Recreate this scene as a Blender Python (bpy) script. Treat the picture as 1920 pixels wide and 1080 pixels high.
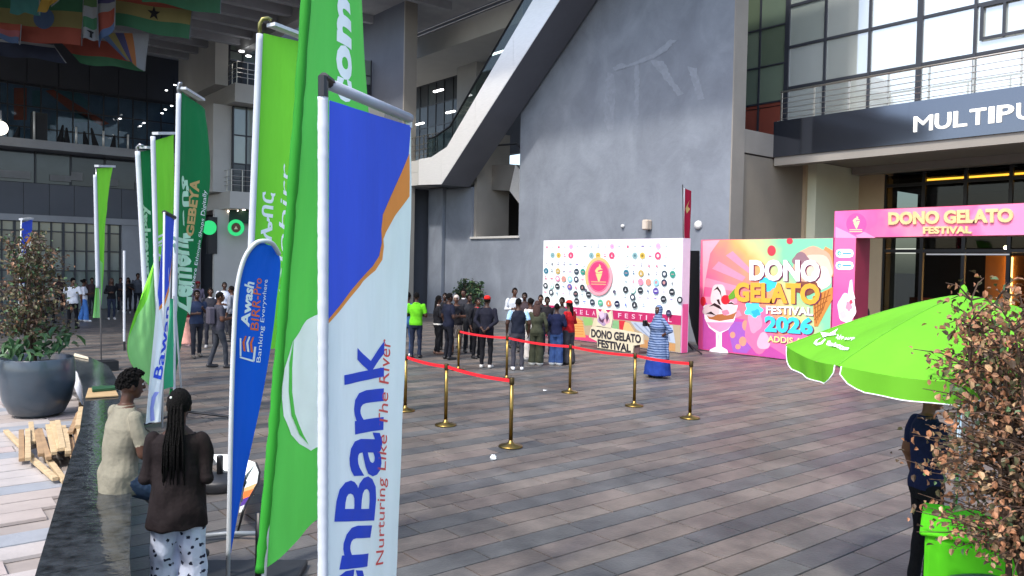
import bpy, bmesh, math, random
import numpy as np
from mathutils import Vector, Matrix, noise
from mathutils.geometry import delaunay_2d_cdt
random.seed(7)
for o in list(bpy.data.objects): bpy.data.objects.remove(o)
SC = bpy.context.scene
COL = SC.collection
R = math.radians

# ------------------------------------------------------------------ camera
EYE = 2.6                       # camera height in metres
YAW, PITCH, ROLL = R(39), R(1.70), R(1.1)
FPX = 1480.0                    # focal length in pixels of a 1920 wide picture
fwd = Vector((math.sin(YAW)*math.cos(PITCH), math.cos(YAW)*math.cos(PITCH), -math.sin(PITCH)))
r0 = Vector((math.cos(YAW), -math.sin(YAW), 0)); u0 = r0.cross(fwd)
rgt = r0*math.cos(ROLL) + u0*math.sin(ROLL); upv = -r0*math.sin(ROLL) + u0*math.cos(ROLL)
cam = bpy.data.cameras.new('camera'); camo = bpy.data.objects.new('camera', cam); COL.objects.link(camo)
cam.sensor_width = 36; cam.lens = 36*FPX/1920; cam.clip_end = 3000; cam.clip_start = .05
camo.matrix_world = Matrix(((rgt.x, upv.x, -fwd.x, 0), (rgt.y, upv.y, -fwd.y, 0), (rgt.z, upv.z, -fwd.z, EYE), (0, 0, 0, 1)))
SC.camera = camo
# ------------------------------------------------------------------ light
W = bpy.data.worlds.new('World'); SC.world = W; W.use_nodes = True
wn = W.node_tree.nodes; wl = W.node_tree.links
sky = wn.new('ShaderNodeTexSky'); sky.sky_type = 'NISHITA'; sky.sun_disc = False
SUN_EL, SUN_AZ = R(55), R(-103)   # azimuth measured from +Y towards +X
sky.sun_elevation = SUN_EL; sky.sun_rotation = SUN_AZ; sky.air_density = 1.0; sky.dust_density = 2.5; sky.ozone_density = 1.0
wl.new(sky.outputs[0], wn['Background'].inputs[0]); wn['Background'].inputs[1].default_value = .15
sun = bpy.data.lights.new('sun', 'SUN'); suno = bpy.data.objects.new('sun', sun); COL.objects.link(suno)
sun.energy = 1.3; sun.angle = R(3.5); sun.color = (1, .95, .88)
sd = Vector((math.sin(SUN_AZ)*math.cos(SUN_EL), math.cos(SUN_AZ)*math.cos(SUN_EL), math.sin(SUN_EL)))
suno.rotation_euler = (-sd).to_track_quat('-Z', 'Y').to_euler()
SC.view_settings.view_transform = 'Standard'; SC.view_settings.look = 'None'
SC.view_settings.gamma = 1; SC.view_settings.use_curve_mapping = False
SC.view_settings.exposure = 1.4
SC.render.engine = 'CYCLES'
SC.cycles.use_denoising = True
SC.cycles.max_bounces = 6; SC.cycles.diffuse_bounces = 4; SC.cycles.glossy_bounces = 3
SC.cycles.transparent_max_bounces = 8; SC.cycles.sample_clamp_indirect = 6

# ------------------------------------------------------------------ survey helpers (picture measurement -> metres)
C0 = Vector((0, 0, EYE))
def ray(px, py): return fwd + rgt*((px-960)/FPX) + upv*((540-py)/FPX)
def at(px, py, d): return C0 + ray(px, py)*d
def gnd(px, py, z=0.0):
    r = ray(px, py); return C0 + r*((z-EYE)/r.z)
def at_x(px, py, x):
    r = ray(px, py); return C0 + r*(x/r.x)
def at_y(px, py, y):
    r = ray(px, py); return C0 + r*(y/r.y)
def pix(p):
    v = Vector(p)-C0; z = v.dot(fwd); return Vector((960+FPX*v.dot(rgt)/z, 540-FPX*v.dot(upv)/z))

# ------------------------------------------------------------------ materials
def lin(c):
    if isinstance(c, str):
        c = c.lstrip('#'); c = [int(c[i:i+2], 16)/255 for i in (0, 2, 4)]
        return tuple(v/12.92 if v <= .04045 else ((v+.055)/1.055)**2.4 for v in c)
    return tuple(c)
MATS = {}
def mat(name, c, rough=.6, var=.15, scale=6, bump=.0, bscale=40, metal=0, spec=.5, emit=0, world=True, coat=0, trans=0, stretch=None, c2=None, sheen=0, detail=4):
    if name in MATS: return MATS[name]
    m = bpy.data.materials.new(name); m.use_nodes = True; MATS[name] = m
    n = m.node_tree.nodes; l = m.node_tree.links; b = n['Principled BSDF']
    c = lin(c); m.diffuse_color = (*c, 1)
    b.inputs['Roughness'].default_value = rough; b.inputs['Metallic'].default_value = metal
    b.inputs['Specular IOR Level'].default_value = spec
    if coat: b.inputs['Coat Weight'].default_value = coat; b.inputs['Coat Roughness'].default_value = .08
    if sheen: b.inputs['Sheen Weight'].default_value = sheen
    if world: src = n.new('ShaderNodeNewGeometry').outputs['Position']
    else: src = n.new('ShaderNodeTexCoord').outputs['Object']
    if stretch:
        mp = n.new('ShaderNodeMapping'); mp.inputs['Scale'].default_value = stretch; l.new(src, mp.inputs[0]); src = mp.outputs[0]
    if var > 0 or c2:
        t = n.new('ShaderNodeTexNoise'); t.inputs['Scale'].default_value = scale; t.inputs['Detail'].default_value = detail; t.inputs['Roughness'].default_value = .6
        l.new(src, t.inputs['Vector'])
        rp = n.new('ShaderNodeValToRGB'); rp.color_ramp.elements[0].position = .32; rp.color_ramp.elements[1].position = .68
        lo = [max(0, v*(1-var)) for v in c]; hi = [min(1, v*(1+var)) for v in c]
        if c2: lo = c; hi = lin(c2)
        rp.color_ramp.elements[0].color = (*lo, 1); rp.color_ramp.elements[1].color = (*hi, 1)
        l.new(t.outputs['Fac'], rp.inputs[0]); l.new(rp.outputs[0], b.inputs['Base Color'])
        if emit: l.new(rp.outputs[0], b.inputs['Emission Color'])
    else:
        b.inputs['Base Color'].default_value = (*c, 1)
        if emit: b.inputs['Emission Color'].default_value = (*c, 1)
    if emit: b.inputs['Emission Strength'].default_value = emit
    if bump:
        t2 = n.new('ShaderNodeTexNoise'); t2.inputs['Scale'].default_value = bscale; t2.inputs['Detail'].default_value = 3
        l.new(src, t2.inputs['Vector'])
        bp = n.new('ShaderNodeBump'); bp.inputs['Strength'].default_value = bump; bp.inputs['Distance'].default_value = .02
        l.new(t2.outputs['Fac'], bp.inputs['Height']); l.new(bp.outputs[0], b.inputs['Normal'])
    return m
def cloth(name, c, var=.10, trans=.14):
    """thin woven banner cloth: a little light comes through"""
    if name in MATS: return MATS[name]
    m = mat(name, c, rough=.75, var=var, scale=1.6, bump=.55, bscale=7, spec=.25, stretch=(1, 1, .22))
    n = m.node_tree.nodes; l = m.node_tree.links
    out = n['Material Output']; b = n['Principled BSDF']
    tr = n.new('ShaderNodeBsdfTranslucent'); tr.inputs[0].default_value = (*lin(c), 1)
    mx = n.new('ShaderNodeMixShader'); mx.inputs[0].default_value = trans
    l.new(b.outputs[0], mx.inputs[1]); l.new(tr.outputs[0], mx.inputs[2]); l.new(mx.outputs[0], out.inputs[0])
    return m
def glossmix(name, c, fac, rough=.05, var=.05, scale=.6, tint=(1, 1, 1), bump=0, bscale=.8):
    """pane of coated glass in front of a dark or pale interior: matt body plus a mirror share"""
    if name in MATS: return MATS[name]
    m = mat(name, c, rough=.5, var=var, scale=scale, spec=.2)
    n = m.node_tree.nodes; l = m.node_tree.links
    out = n['Material Output']; b = n['Principled BSDF']
    g = n.new('ShaderNodeBsdfGlossy'); g.inputs['Roughness'].default_value = rough; g.inputs[0].default_value = (*tint, 1)
    if bump:
        t2 = n.new('ShaderNodeTexNoise'); t2.inputs['Scale'].default_value = bscale; t2.inputs['Detail'].default_value = 1
        l.new(n['Geometry'].outputs['Position'], t2.inputs['Vector'])
        bp = n.new('ShaderNodeBump'); bp.inputs['Strength'].default_value = bump; bp.inputs['Distance'].default_value = .05
        l.new(t2.outputs['Fac'], bp.inputs['Height']); l.new(bp.outputs[0], g.inputs['Normal'])
    mx = n.new('ShaderNodeMixShader'); mx.inputs[0].default_value = fac
    l.new(b.outputs[0], mx.inputs[1]); l.new(g.outputs[0], mx.inputs[2]); l.new(mx.outputs[0], out.inputs[0])
    return m

# ------------------------------------------------------------------ objects
def tag(o, label=None, cat=None, group=None, kind=None):
    if label: o['label'] = label
    if cat: o['category'] = cat
    if group: o['group'] = group
    if kind: o['kind'] = kind
    return o
def wloc(o):
    v = Vector((0, 0, 0))
    while o: v += o.location; o = o.parent
    return v
def thing(name, loc, label, cat, group=None, kind=None):
    o = bpy.data.objects.new(name, None); COL.objects.link(o); o.location = loc; o.empty_display_size = .1
    return tag(o, label, cat, group, kind)
class MB:
    """collects geometry in world coordinates, then links it as one mesh object"""
    def __init__(s): s.v = []; s.f = []; s.m = []
    def add(s, vs, fs, m=0):
        k = len(s.v); s.v.extend([tuple(v) for v in vs]); s.f.extend([tuple(i+k for i in f) for f in fs])
        s.m.extend([m]*len(fs) if isinstance(m, int) else m); return s
    def box(s, a, b, m=0):
        x0, x1 = sorted((a[0], b[0])); y0, y1 = sorted((a[1], b[1])); z0, z1 = sorted((a[2], b[2]))
        return s.add([(x0,y0,z0),(x1,y0,z0),(x1,y1,z0),(x0,y1,z0),(x0,y0,z1),(x1,y0,z1),(x1,y1,z1),(x0,y1,z1)],
            [(0,3,2,1),(4,5,6,7),(0,1,5,4),(1,2,6,5),(2,3,7,6),(3,0,4,7)], m)
    def obox(s, c, X, Y, Z, m=0):
        c = Vector(c); X = Vector(X); Y = Vector(Y); Z = Vector(Z)
        vs = [c+X*i+Y*j+Z*k for k in (-1, 1) for (i, j) in ((-1,-1),(1,-1),(1,1),(-1,1))]
        return s.add(vs, [(0,3,2,1),(4,5,6,7),(0,1,5,4),(1,2,6,5),(2,3,7,6),(3,0,4,7)], m)
    def bar(s, a, b, w, h=None, m=0, up=(0, 0, 1)):
        a = Vector(a); b = Vector(b); h = h or w; d = b-a; L = d.length; d.normalize(); up = Vector(up)
        if abs(d.dot(up)) > .98: up = Vector((1, 0, 0))
        sx = d.cross(up).normalized(); sz = sx.cross(d)
        return s.obox((a+b)/2, d*L/2, sx*w/2, sz*h/2, m)
    def tube(s, pts, r, n=8, m=0, cap=True, ell=1.0):
        pts = [Vector(p) for p in pts]; rs = r if isinstance(r, (list, tuple)) else [r]*len(pts)
        rings = []; d0 = None
        for i, p in enumerate(pts):
            d = (pts[min(i+1, len(pts)-1)]-pts[max(i-1, 0)]).normalized()
            if d0 is None:
                a = Vector((0, 0, 1)) if abs(d.z) < .9 else Vector((0, 1, 0))
                x = d.cross(a).normalized()
            else: x = (x - d*x.dot(d)).normalized()
            d0 = d; y = d.cross(x)
            rings.append([p+x*(rs[i]*math.cos(2*math.pi*k/n))+y*(rs[i]*ell*math.sin(2*math.pi*k/n)) for k in range(n)])
        return s.rings(rings, m, cap)
    def rings(s, rings, m=0, cap=True):
        n = len(rings[0]); vs = [v for rg in rings for v in rg]; fs = []
        for i in range(len(rings)-1):
            for k in range(n): fs.append((i*n+k, i*n+(k+1) % n, (i+1)*n+(k+1) % n, (i+1)*n+k))
        if cap: fs.append(tuple(range(n))[::-1]); fs.append(tuple((len(rings)-1)*n+k for k in range(n)))
        return s.add(vs, fs, m)
    def lathe(s, prof, c, n=20, m=0, cap=True):
        c = Vector(c)
        return s.rings([[c+Vector((r*math.cos(2*math.pi*k/n), r*math.sin(2*math.pi*k/n), z)) for k in range(n)] for r, z in prof], m, cap)
    def ellip(s, c, r, n=12, k=8, m=0, ax=None):
        c = Vector(c); X, Y, Z = ax or (Vector((1,0,0)), Vector((0,1,0)), Vector((0,0,1)))
        rings = []
        for i in range(k+1):
            t = math.pi*(i+.001)/(k+.002)-math.pi/2
            rings.append([c+X*(r[0]*math.cos(t)*math.cos(2*math.pi*j/n))+Y*(r[1]*math.cos(t)*math.sin(2*math.pi*j/n))+Z*(r[2]*math.sin(t)) for j in range(n)])
        return s.rings(rings, m)
    def caps(s, a, b, ra, rb, n=10, m=0):
        """tapered limb with round ends"""
        a = Vector(a); b = Vector(b); d = (b-a).normalized(); P = []; Rr = []
        for t in (-1, -.8, -.45): P.append(a+d*ra*t); Rr.append(ra*math.sqrt(max(.02, 1-t*t)))
        P.append(a); Rr.append(ra); P.append((a+b)/2); Rr.append((ra+rb)/2); P.append(b); Rr.append(rb)
        for t in (.45, .8, 1): P.append(b+d*rb*t); Rr.append(rb*math.sqrt(max(.02, 1-t*t)))
        return s.tube(P, Rr, n, m)
    def grid(s, fn, nu, nv, m=0):
        vs = [fn(i/nu, j/nv) for j in range(nv+1) for i in range(nu+1)]; w = nu+1
        return s.add(vs, [(j*w+i, j*w+i+1, (j+1)*w+i+1, (j+1)*w+i) for j in range(nv) for i in range(nu)], m)
    def prism(s, poly, z0, z1, m=0):
        n = len(poly); vs = [(p[0], p[1], z0) for p in poly]+[(p[0], p[1], z1) for p in poly]
        return s.add(vs, [tuple(range(n))[::-1], tuple(range(n, 2*n))]+[(i, (i+1) % n, n+(i+1) % n, n+i) for i in range(n)], m)
    def slab(s, poly, off, m=0):
        """planar 3D outline thickened by the vector off"""
        n = len(poly); off = Vector(off); vs = [Vector(p) for p in poly]; vs = vs+[v+off for v in vs]
        return s.add(vs, [tuple(range(n))[::-1], tuple(range(n, 2*n))]+[(i, (i+1) % n, n+(i+1) % n, n+i) for i in range(n)], m)
    def build(s, name, mats, parent=None, smooth=False, origin=None, bevel=0):
        me = bpy.data.meshes.new(name)
        o0 = wloc(parent) if parent else Vector(origin if origin is not None else (0, 0, 0))
        me.from_pydata([(v[0]-o0.x, v[1]-o0.y, v[2]-o0.z) for v in s.v], [], s.f)
        mats = mats if isinstance(mats, (list, tuple)) else [mats]
        for m in mats: me.materials.append(m)
        if len(mats) > 1: me.polygons.foreach_set('material_index', s.m)
        if smooth: me.polygons.foreach_set('use_smooth', [True]*len(me.polygons))
        me.update()
        o = bpy.data.objects.new(name, me); COL.objects.link(o)
        if parent: o.parent = parent
        else: o.location = o0
        if bevel:
            bv = o.modifiers.new('edge', 'BEVEL'); bv.width = bevel; bv.segments = 1; bv.limit_method = 'ANGLE'
        return o
def clone(o, loc=None, parent=None):
    c = o.copy(); COL.objects.link(c)
    if parent: c.parent = parent
    if loc is not None: c.location = loc
    for ch in list(o.children): clone(ch, None, c)
    return c

# ------------------------------------------------------------------ lettering and print on surfaces
_TX = {}
def text2d(s, bold=0.0, step=None, res=3):
    key = (s, bold, step, res)
    if key in _TX: return _TX[key]
    cu = bpy.data.curves.new('lettering', 'FONT'); cu.body = s; cu.size = 1; cu.offset = bold; cu.resolution_u = res; cu.fill_mode = 'FRONT'
    o = bpy.data.objects.new('lettering', cu); COL.objects.link(o)
    dg = bpy.context.evaluated_depsgraph_get(); me = bpy.data.meshes.new_from_object(o.evaluated_get(dg))
    bpy.data.objects.remove(o); bpy.data.curves.remove(cu)
    bm = bmesh.new(); bm.from_mesh(me); bpy.data.meshes.remove(me)
    bmesh.ops.remove_doubles(bm, verts=bm.verts, dist=1e-4); bmesh.ops.triangulate(bm, faces=bm.faces)
    if step:
        for _ in range(4):
            es = [e for e in bm.edges if e.calc_length() > step]
            if not es: break
            bmesh.ops.subdivide_edges(bm, edges=es, cuts=1); bmesh.ops.triangulate(bm, faces=bm.faces)
    bm.verts.index_update()
    vs = np.array([v.co[:2] for v in bm.verts]); fs = [tuple(v.index for v in f.verts) for f in bm.faces]; bm.free()
    lo = vs.min(0); hi = vs.max(0); vs = (vs-lo)/(hi-lo)
    _TX[key] = (vs, fs); return vs, fs
def fill2d(loop, step=None):
    """triangulated outline, with inner points when the surface underneath bends"""
    P = [Vector(p) for p in loop]; n = len(P); E = [(i, (i+1) % n) for i in range(n)]
    if step:
        Q = []; 
        for i in range(n):
            a, b = P[i], P[(i+1) % n]; k = max(1, int(max(abs(a.x-b.x)/step[0], abs(a.y-b.y)/step[1])))
            Q += [a+(b-a)*(j/k) for j in range(k)]
        P = Q; n = len(P); E = [(i, (i+1) % n) for i in range(n)]
        xs = [p.x for p in P]; ys = [p.y for p in P]
        x = min(xs)+step[0]*.5
        while x < max(xs):
            y = min(ys)+step[1]*.5
            while y < max(ys): P.append(Vector((x+.0137*step[0], y+.0171*step[1]))); y += step[1]
            x += step[0]
    v, e, f, *_ = delaunay_2d_cdt(P, E, [tuple(range(n))], 1, 1e-5)
    return np.array([p[:] for p in v]), f
class Surf:
    """a surface p(u,v); prints are laid a few millimetres proud of it"""
    def __init__(s, fn, step=None): s.fn = fn; s.step = step
    def pos(s, u, v, off=0):
        p = Vector(s.fn(u, v))
        if off:
            e = 1e-3; du = Vector(s.fn(u+e, v))-p; dv = Vector(s.fn(u, v+e))-p; n = du.cross(dv).normalized()
            if n.dot(C0-p) < 0: n = -n
            p = p+n*off
        return p
    def uv(s, px, py):
        u, v = .5, .5; t = Vector((px, py)); e = 1e-3
        for _ in range(70):
            q = pix(s.fn(u, v)); a = (pix(s.fn(u+e, v))-q)/e; b = (pix(s.fn(u, v+e))-q)/e; d = t-q
            det = a.x*b.y-a.y*b.x
            if abs(det) < 1e-9 or d.length < 1e-3: break
            u += max(-.3, min(.3, (d.x*b.y-d.y*b.x)/det)); v += max(-.3, min(.3, (a.x*d.y-a.y*d.x)/det))
        return Vector((u, v))
    def text(s, mb, txt, p0, p1, p2, m=0, off=.003, bold=0.0, res=3, ext=0, is_uv=False):
        """fit the text box: baseline p0 -> p1, top of the letters at p2 above p0"""
        a, b, c = [Vector(p) if is_uv else s.uv(*p) for p in (p0, p1, p2)]
        vs, fs = text2d(txt, bold, s.step, res)
        P = [s.pos(*(a+(b-a)*x+(c-a)*y), off) for x, y in vs]
        mb.add(P, fs, m)
        if ext:                                     # raised letters: walls down to the surface
            P0 = [s.pos(*(a+(b-a)*x+(c-a)*y), off-ext) for x, y in vs]; k = len(P); cnt = {}
            for f in fs:
                for i in range(3):
                    e = (f[i], f[(i+1) % 3]); cnt[e] = 1
            q = [(e[0], e[1]) for e in cnt if (e[1], e[0]) not in cnt]
            mb.add(P+P0, [(i, j, j+k, i+k) for i, j in q], m)
    def poly(s, mb, pts, m=0, off=.002, is_uv=False, step=None):
        lp = [Vector(p) if is_uv else s.uv(*p) for p in pts]
        vs, fs = fill2d(lp, step)
        mb.add([s.pos(x, y, off) for x, y in vs], fs, m)
    def disc(s, mb, c, rx, ry=None, m=0, off=.002, n=20, is_uv=False, step=None, a0=0, a1=360):
        ry = ry or rx
        pts = [(c[0]+rx*math.cos(R(a0+(a1-a0)*i/n)), c[1]+ry*math.sin(R(a0+(a1-a0)*i/n))) for i in range(n if a1-a0 == 360 else n+1)]
        s.poly(mb, pts, m, off, is_uv, step)
def plane_surf(o, u, v):
    o = Vector(o); u = Vector(u); v = Vector(v)
    return Surf(lambda a, b: o+u*a+v*b)
def catmull(P, t):
    n = len(P)-1; i = min(int(t*n), n-1) if t >= 0 else 0; f = t*n-i
    p0 = P[max(i-1, 0)]; p1 = P[i]; p2 = P[i+1]; p3 = P[min(i+2, n)]
    if f < 0 or f > 1: return p1+(p2-p1)*f
    return .5*((2*p1)+(p2-p0)*f+(2*p0-5*p1+4*p2-p3)*f*f+(3*p1-p0-3*p2+p3)*f**3)
# ------------------------------------------------------------------ shared materials
def clearglass(name, tint, fac):
    m = bpy.data.materials.new(name); m.use_nodes = True; n = m.node_tree.nodes; l = m.node_tree.links
    out = n['Material Output']; n.remove(n['Principled BSDF'])
    t = n.new('ShaderNodeBsdfTransparent'); t.inputs[0].default_value = (*tint, 1)
    g = n.new('ShaderNodeBsdfGlossy'); g.inputs['Roughness'].default_value = .03
    mx = n.new('ShaderNodeMixShader'); mx.inputs[0].default_value = fac
    l.new(t.outputs[0], mx.inputs[1]); l.new(g.outputs[0], mx.inputs[2]); l.new(mx.outputs[0], out.inputs[0]); return m
M_render = mat('painted_render', '#7a818b', .8, .07, .9, bump=.4, bscale=7)
M_beige = mat('beige_render', '#8d8880', .8, .06, .8, bump=.15, bscale=15)
M_taupe_shade = mat('shaded_taupe', '#857d70', .8, .06, .8, bump=.15, bscale=15)  # recess wall: unlit tone of the entrance walls put into the colour
M_cream_lit = mat('lit_cream', '#d3d6bd', .75, .04, .8, bump=.1, bscale=15)  # pier: downlight brightness painted into the wall colour
M_tan = mat('tan_render', '#b5a184', .8, .05, .8, bump=.1, bscale=15)
M_white = mat('white_render', '#b3b2ad', .75, .05, .7, bump=.12, bscale=15)
M_conc = mat('grey_concrete', '#93959a', .85, .12, .8, bump=.2, bscale=12)
M_darkpan = mat('dark_cladding', '#4b4e57', .5, .12, .5)
M_soot = mat('dark_void', '#43464d', .9, .1, .5)
M_mull = mat('dark_mullion', '#2c2f36', .4, .1, 3)
M_steel = mat('brushed_steel', '#ecebe8', .38, .04, 3, metal=.35, stretch=(1, 1, 8))
M_rail = mat('rail_steel', '#b9b4aa', .3, .05, 3, metal=1)
M_black = mat('black_metal', '#15161a', .4, .15, 10)
M_esc = mat('escalator_cladding', '#5a5c64', .5, .08, .6)
M_white_lamp = mat('lamp_white', '#ffffff', .5, 0, emit=3)
M_fascia = glossmix('fascia_black', '#0b0d13', .16, .09, .1, .5, (.75, .82, 1), bump=.25, bscale=.45)
PANE = [glossmix('pane_pale_%d' % i, c, f, .03, .03, .5) for i, (c, f) in enumerate(
    [('#939c94', .26), ('#a2a8a2', .27), ('#afb7b5', .34), ('#b9c3c3', .38), ('#abb2ae', .30)])]
PANE_G = [glossmix('pane_green_%d' % i, c, .10, .04, .06, .5) for i, c in enumerate(['#5d6c5c', '#667563', '#55634f'])]
PANE_D = [glossmix('pane_dark_%d' % i, c, f, .04, .25, .6) for i, (c, f) in enumerate([('#343a41', .03), ('#3c434a', .04), ('#474f52', .03), ('#30353b', .03)])]
PANE_S = [glossmix('pane_sage_%d' % i, c, .10, .05, .08, .5) for i, c in enumerate(['#6f7b74', '#7c8780', '#646f6a'])]
M_redbrown = mat('redbrown_panel', '#7b3a2b', .6, .1, 1)
# ------------------------------------------------------------------ ground
g = MB(); S = 1500
g.add([(-S, -S, -.03), (S, -S, -.03), (S, S, -.03), (-S, S, -.03)], [(0, 1, 2, 3)])
plaza = g.build('ground', mat('joint_sand', '#4a4744', .95, .2, 3)); tag(plaza, 'paved plaza of grey and pink stone stripes', None, None, 'structure')
WALL_L = [(.40, 3.6), (.68, 4.93), (.9, 5.87), (1.19, 7.11), (1.62, 8.9), (1.93, 10.4), (2.24, 12.2), (2.42, 13.6), (2.4, 14.9), (1.9, 15.8), (.8, 16.4), (-2.5, 16.8)]
WALL_R = [(.86, 3.5), (1.15, 4.9), (1.42, 6.0), (1.72, 7.3), (2.13, 9.2), (2.43, 10.8), (2.75, 12.6), (2.93, 13.9), (2.92, 15.2), (2.3, 16.25), (1.0, 16.95), (-2.5, 17.4)]
def wall_x(y, tab):
    for (x0, y0), (x1, y1) in zip(tab, tab[1:]):
        if y0 <= y <= y1: return x0+(x1-x0)*(y-y0)/(y1-y0)
    return tab[0][0] if y < tab[0][1] else -9
STONE = [mat('stone_'+n, c, .62, .16, 2.2, bump=.25, bscale=30, detail=6) for n, c in
    [('grey_a', '#4f5051'), ('grey_b', '#555656'), ('grey_c', '#4a4b4d'), ('pink_a', '#665e59'), ('pink_b', '#635b55'), ('pink_c', '#69625c'), ('pink_d', '#5f5853'), ('pink_e', '#5f5c59')]]
for m in STONE:                       # worn, trodden stone: blotches of dirt that run on over the joints
    n = m.node_tree.nodes; l = m.node_tree.links; b = n['Principled BSDF']
    t = n.new('ShaderNodeTexNoise'); t.inputs['Scale'].default_value = .55; t.inputs['Detail'].default_value = 6; t.inputs['Roughness'].default_value = .65
    l.new(n['Geometry'].outputs['Position'], t.inputs['Vector'])
    rp = n.new('ShaderNodeValToRGB'); rp.color_ramp.elements[0].position = .35; rp.color_ramp.elements[1].position = .62
    rp.color_ramp.elements[0].color = (.58, .59, .61, 1); rp.color_ramp.elements[1].color = (1.12, 1.10, 1.08, 1)
    mx = n.new('ShaderNodeMixRGB'); mx.blend_type = 'MULTIPLY'; mx.inputs[0].default_value = 1
    src = b.inputs['Base Color'].links[0].from_socket
    l.new(t.outputs[0], rp.inputs[0]); l.new(src, mx.inputs[1]); l.new(rp.outputs[0], mx.inputs[2]); l.new(mx.outputs[0], b.inputs['Base Color'])
    vo = n.new('ShaderNodeTexVoronoi'); vo.inputs['Scale'].default_value = 2.3; l.new(n['Geometry'].outputs['Position'], vo.inputs['Vector'])
    vr = n.new('ShaderNodeValToRGB'); vr.color_ramp.elements[0].position = .035; vr.color_ramp.elements[0].color = (.62, .6, .58, 1); vr.color_ramp.elements[1].position = .06; vr.color_ramp.elements[1].color = (1, 1, 1, 1)
    m3 = n.new('ShaderNodeMixRGB'); m3.blend_type = 'MULTIPLY'; m3.inputs[0].default_value = .8
    l.new(vo.outputs['Distance'], vr.inputs[0]); l.new(mx.outputs[0], m3.inputs[1]); l.new(vr.outputs[0], m3.inputs[2]); l.new(m3.outputs[0], b.inputs['Base Color'])
    rr = n.new('ShaderNodeMapRange'); rr.inputs[3].default_value = .36; rr.inputs[4].default_value = .55
    l.new(t.outputs[0], rr.inputs[0]); l.new(rr.outputs[0], b.inputs['Roughness'])
ROW = .305
def stone_geo(x0, x1, y0, y1, z):
    c = .006; j = .004; x0 += j; x1 -= j; y0 += j; y1 -= j
    vs = [(x0, y0, z-.024), (x1, y0, z-.024), (x1, y1, z-.024), (x0, y1, z-.024), (x0+c, y0+c, z), (x1-c, y0+c, z), (x1-c, y1-c, z), (x0+c, y1-c, z)]
    return vs, [(4, 5, 6, 7), (0, 1, 5, 4), (1, 2, 6, 5), (2, 3, 7, 6), (3, 0, 4, 7)]
rng = random.Random(3); tiles = []
for j in range(-3, 140):
    y0 = 6.51-ROW/2+(j-20)*ROW; grey = (j-20) % 3 == 0
    x = -3-rng.random(); 
    while x < 24:
        L = rng.choice((.6, .75, .9, 1.05)) if not grey else rng.choice((.6, .9, 1.05, 1.2))
        if x > wall_x(y0+.15, WALL_L)-.5: 
            k = rng.choice((0, 0, 1, 2)) if grey else rng.choice((3, 3, 4, 5, 5, 6, 7))
            if rng.random() < .035: k = rng.randrange(8)
            p = pix((x+L/2, y0+.15, 0)); dep = (Vector((x+L/2, y0+.15, 0))-C0).dot(fwd)
            vis = dep > .5 and -60 < p.x < 1980 and p.y < 1110
            tiles.append((dep if vis else 1e3+dep, x, L, y0, k, rng.uniform(-.002, .0015)))
        x += L
tiles.sort(); meshes = {}
for d, x, L, y0, k, dz in tiles[:300]:
    if (L, k) not in meshes:
        vs, fs = stone_geo(0, L, 0, ROW, 0); me = bpy.data.meshes.new('paving_stone'); me.from_pydata(vs, [], fs); me.materials.append(STONE[k]); meshes[(L, k)] = me
    o = bpy.data.objects.new('paving_stone', meshes[(L, k)]); COL.objects.link(o); o.parent = plaza; o.location = (x, y0, dz)
mb = MB()
for d, x, L, y0, k, dz in tiles[300:]:
    vs, fs = stone_geo(x, x+L, y0, y0+ROW, dz); mb.add(vs, fs, k)
tag(mb.build('paving_stones', STONE, plaza), None, None, None, 'stuff')
# raised court on the left, pale paving, behind the dark granite wall
mb = MB(); outl = [(x+.2, y) for x, y in WALL_L]+[(-2.5, 3.6)]
mb.prism(outl, -.01, .37)
court = mb.build('court_terrace', mat('court_bed', '#8d8580', .9, .1, 3)); tag(court, 'raised court paved with pale stone', None, None, 'structure')
CST = [mat('court_stone_'+n, c, .6, .10, 2.5, bump=.2, bscale=30) for n, c in [('grey', '#8b8f95'), ('pink', '#a79b97'), ('pale', '#a59f9c'), ('buff', '#a19791')]]
rng = random.Random(5); meshes = {}; cl = []
for j in range(0, 44):
    y0 = 3.6+j*ROW; x = -2.4-rng.random()*.5; k0 = j % 5 == 1
    while True:
        L = rng.choice((.6, .75, .9))
        if x+L > wall_x(y0+.15, WALL_L)+.30: break
        cl.append((y0, x, L, 0 if k0 else rng.choice((1, 2, 2, 3)))); x += L
cl.sort(key=lambda t: (Vector((t[1], t[0], .4))-C0).length if -80 < pix((t[1]+.4, t[0], .4)).x else 99)
for y0, x, L, k in cl[:150]:
    if (L, k) not in meshes:
        vs, fs = stone_geo(0, L, 0, ROW, 0); me = bpy.data.meshes.new('paving_stone'); me.from_pydata(vs, [], fs); me.materials.append(CST[k]); meshes[(L, k)] = me
    o = bpy.data.objects.new('paving_stone', meshes[(L, k)]); COL.objects.link(o); o.parent = court; o.location = (x, y0, .4+rng.uniform(-.002, .002))
mb = MB()
for y0, x, L, k in cl[150:]:
    vs, fs = stone_geo(x, x+L, y0, y0+ROW, .4); mb.add(vs, fs, k)
tag(mb.build('paving_stones', CST, court), None, None, None, 'stuff')
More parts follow.
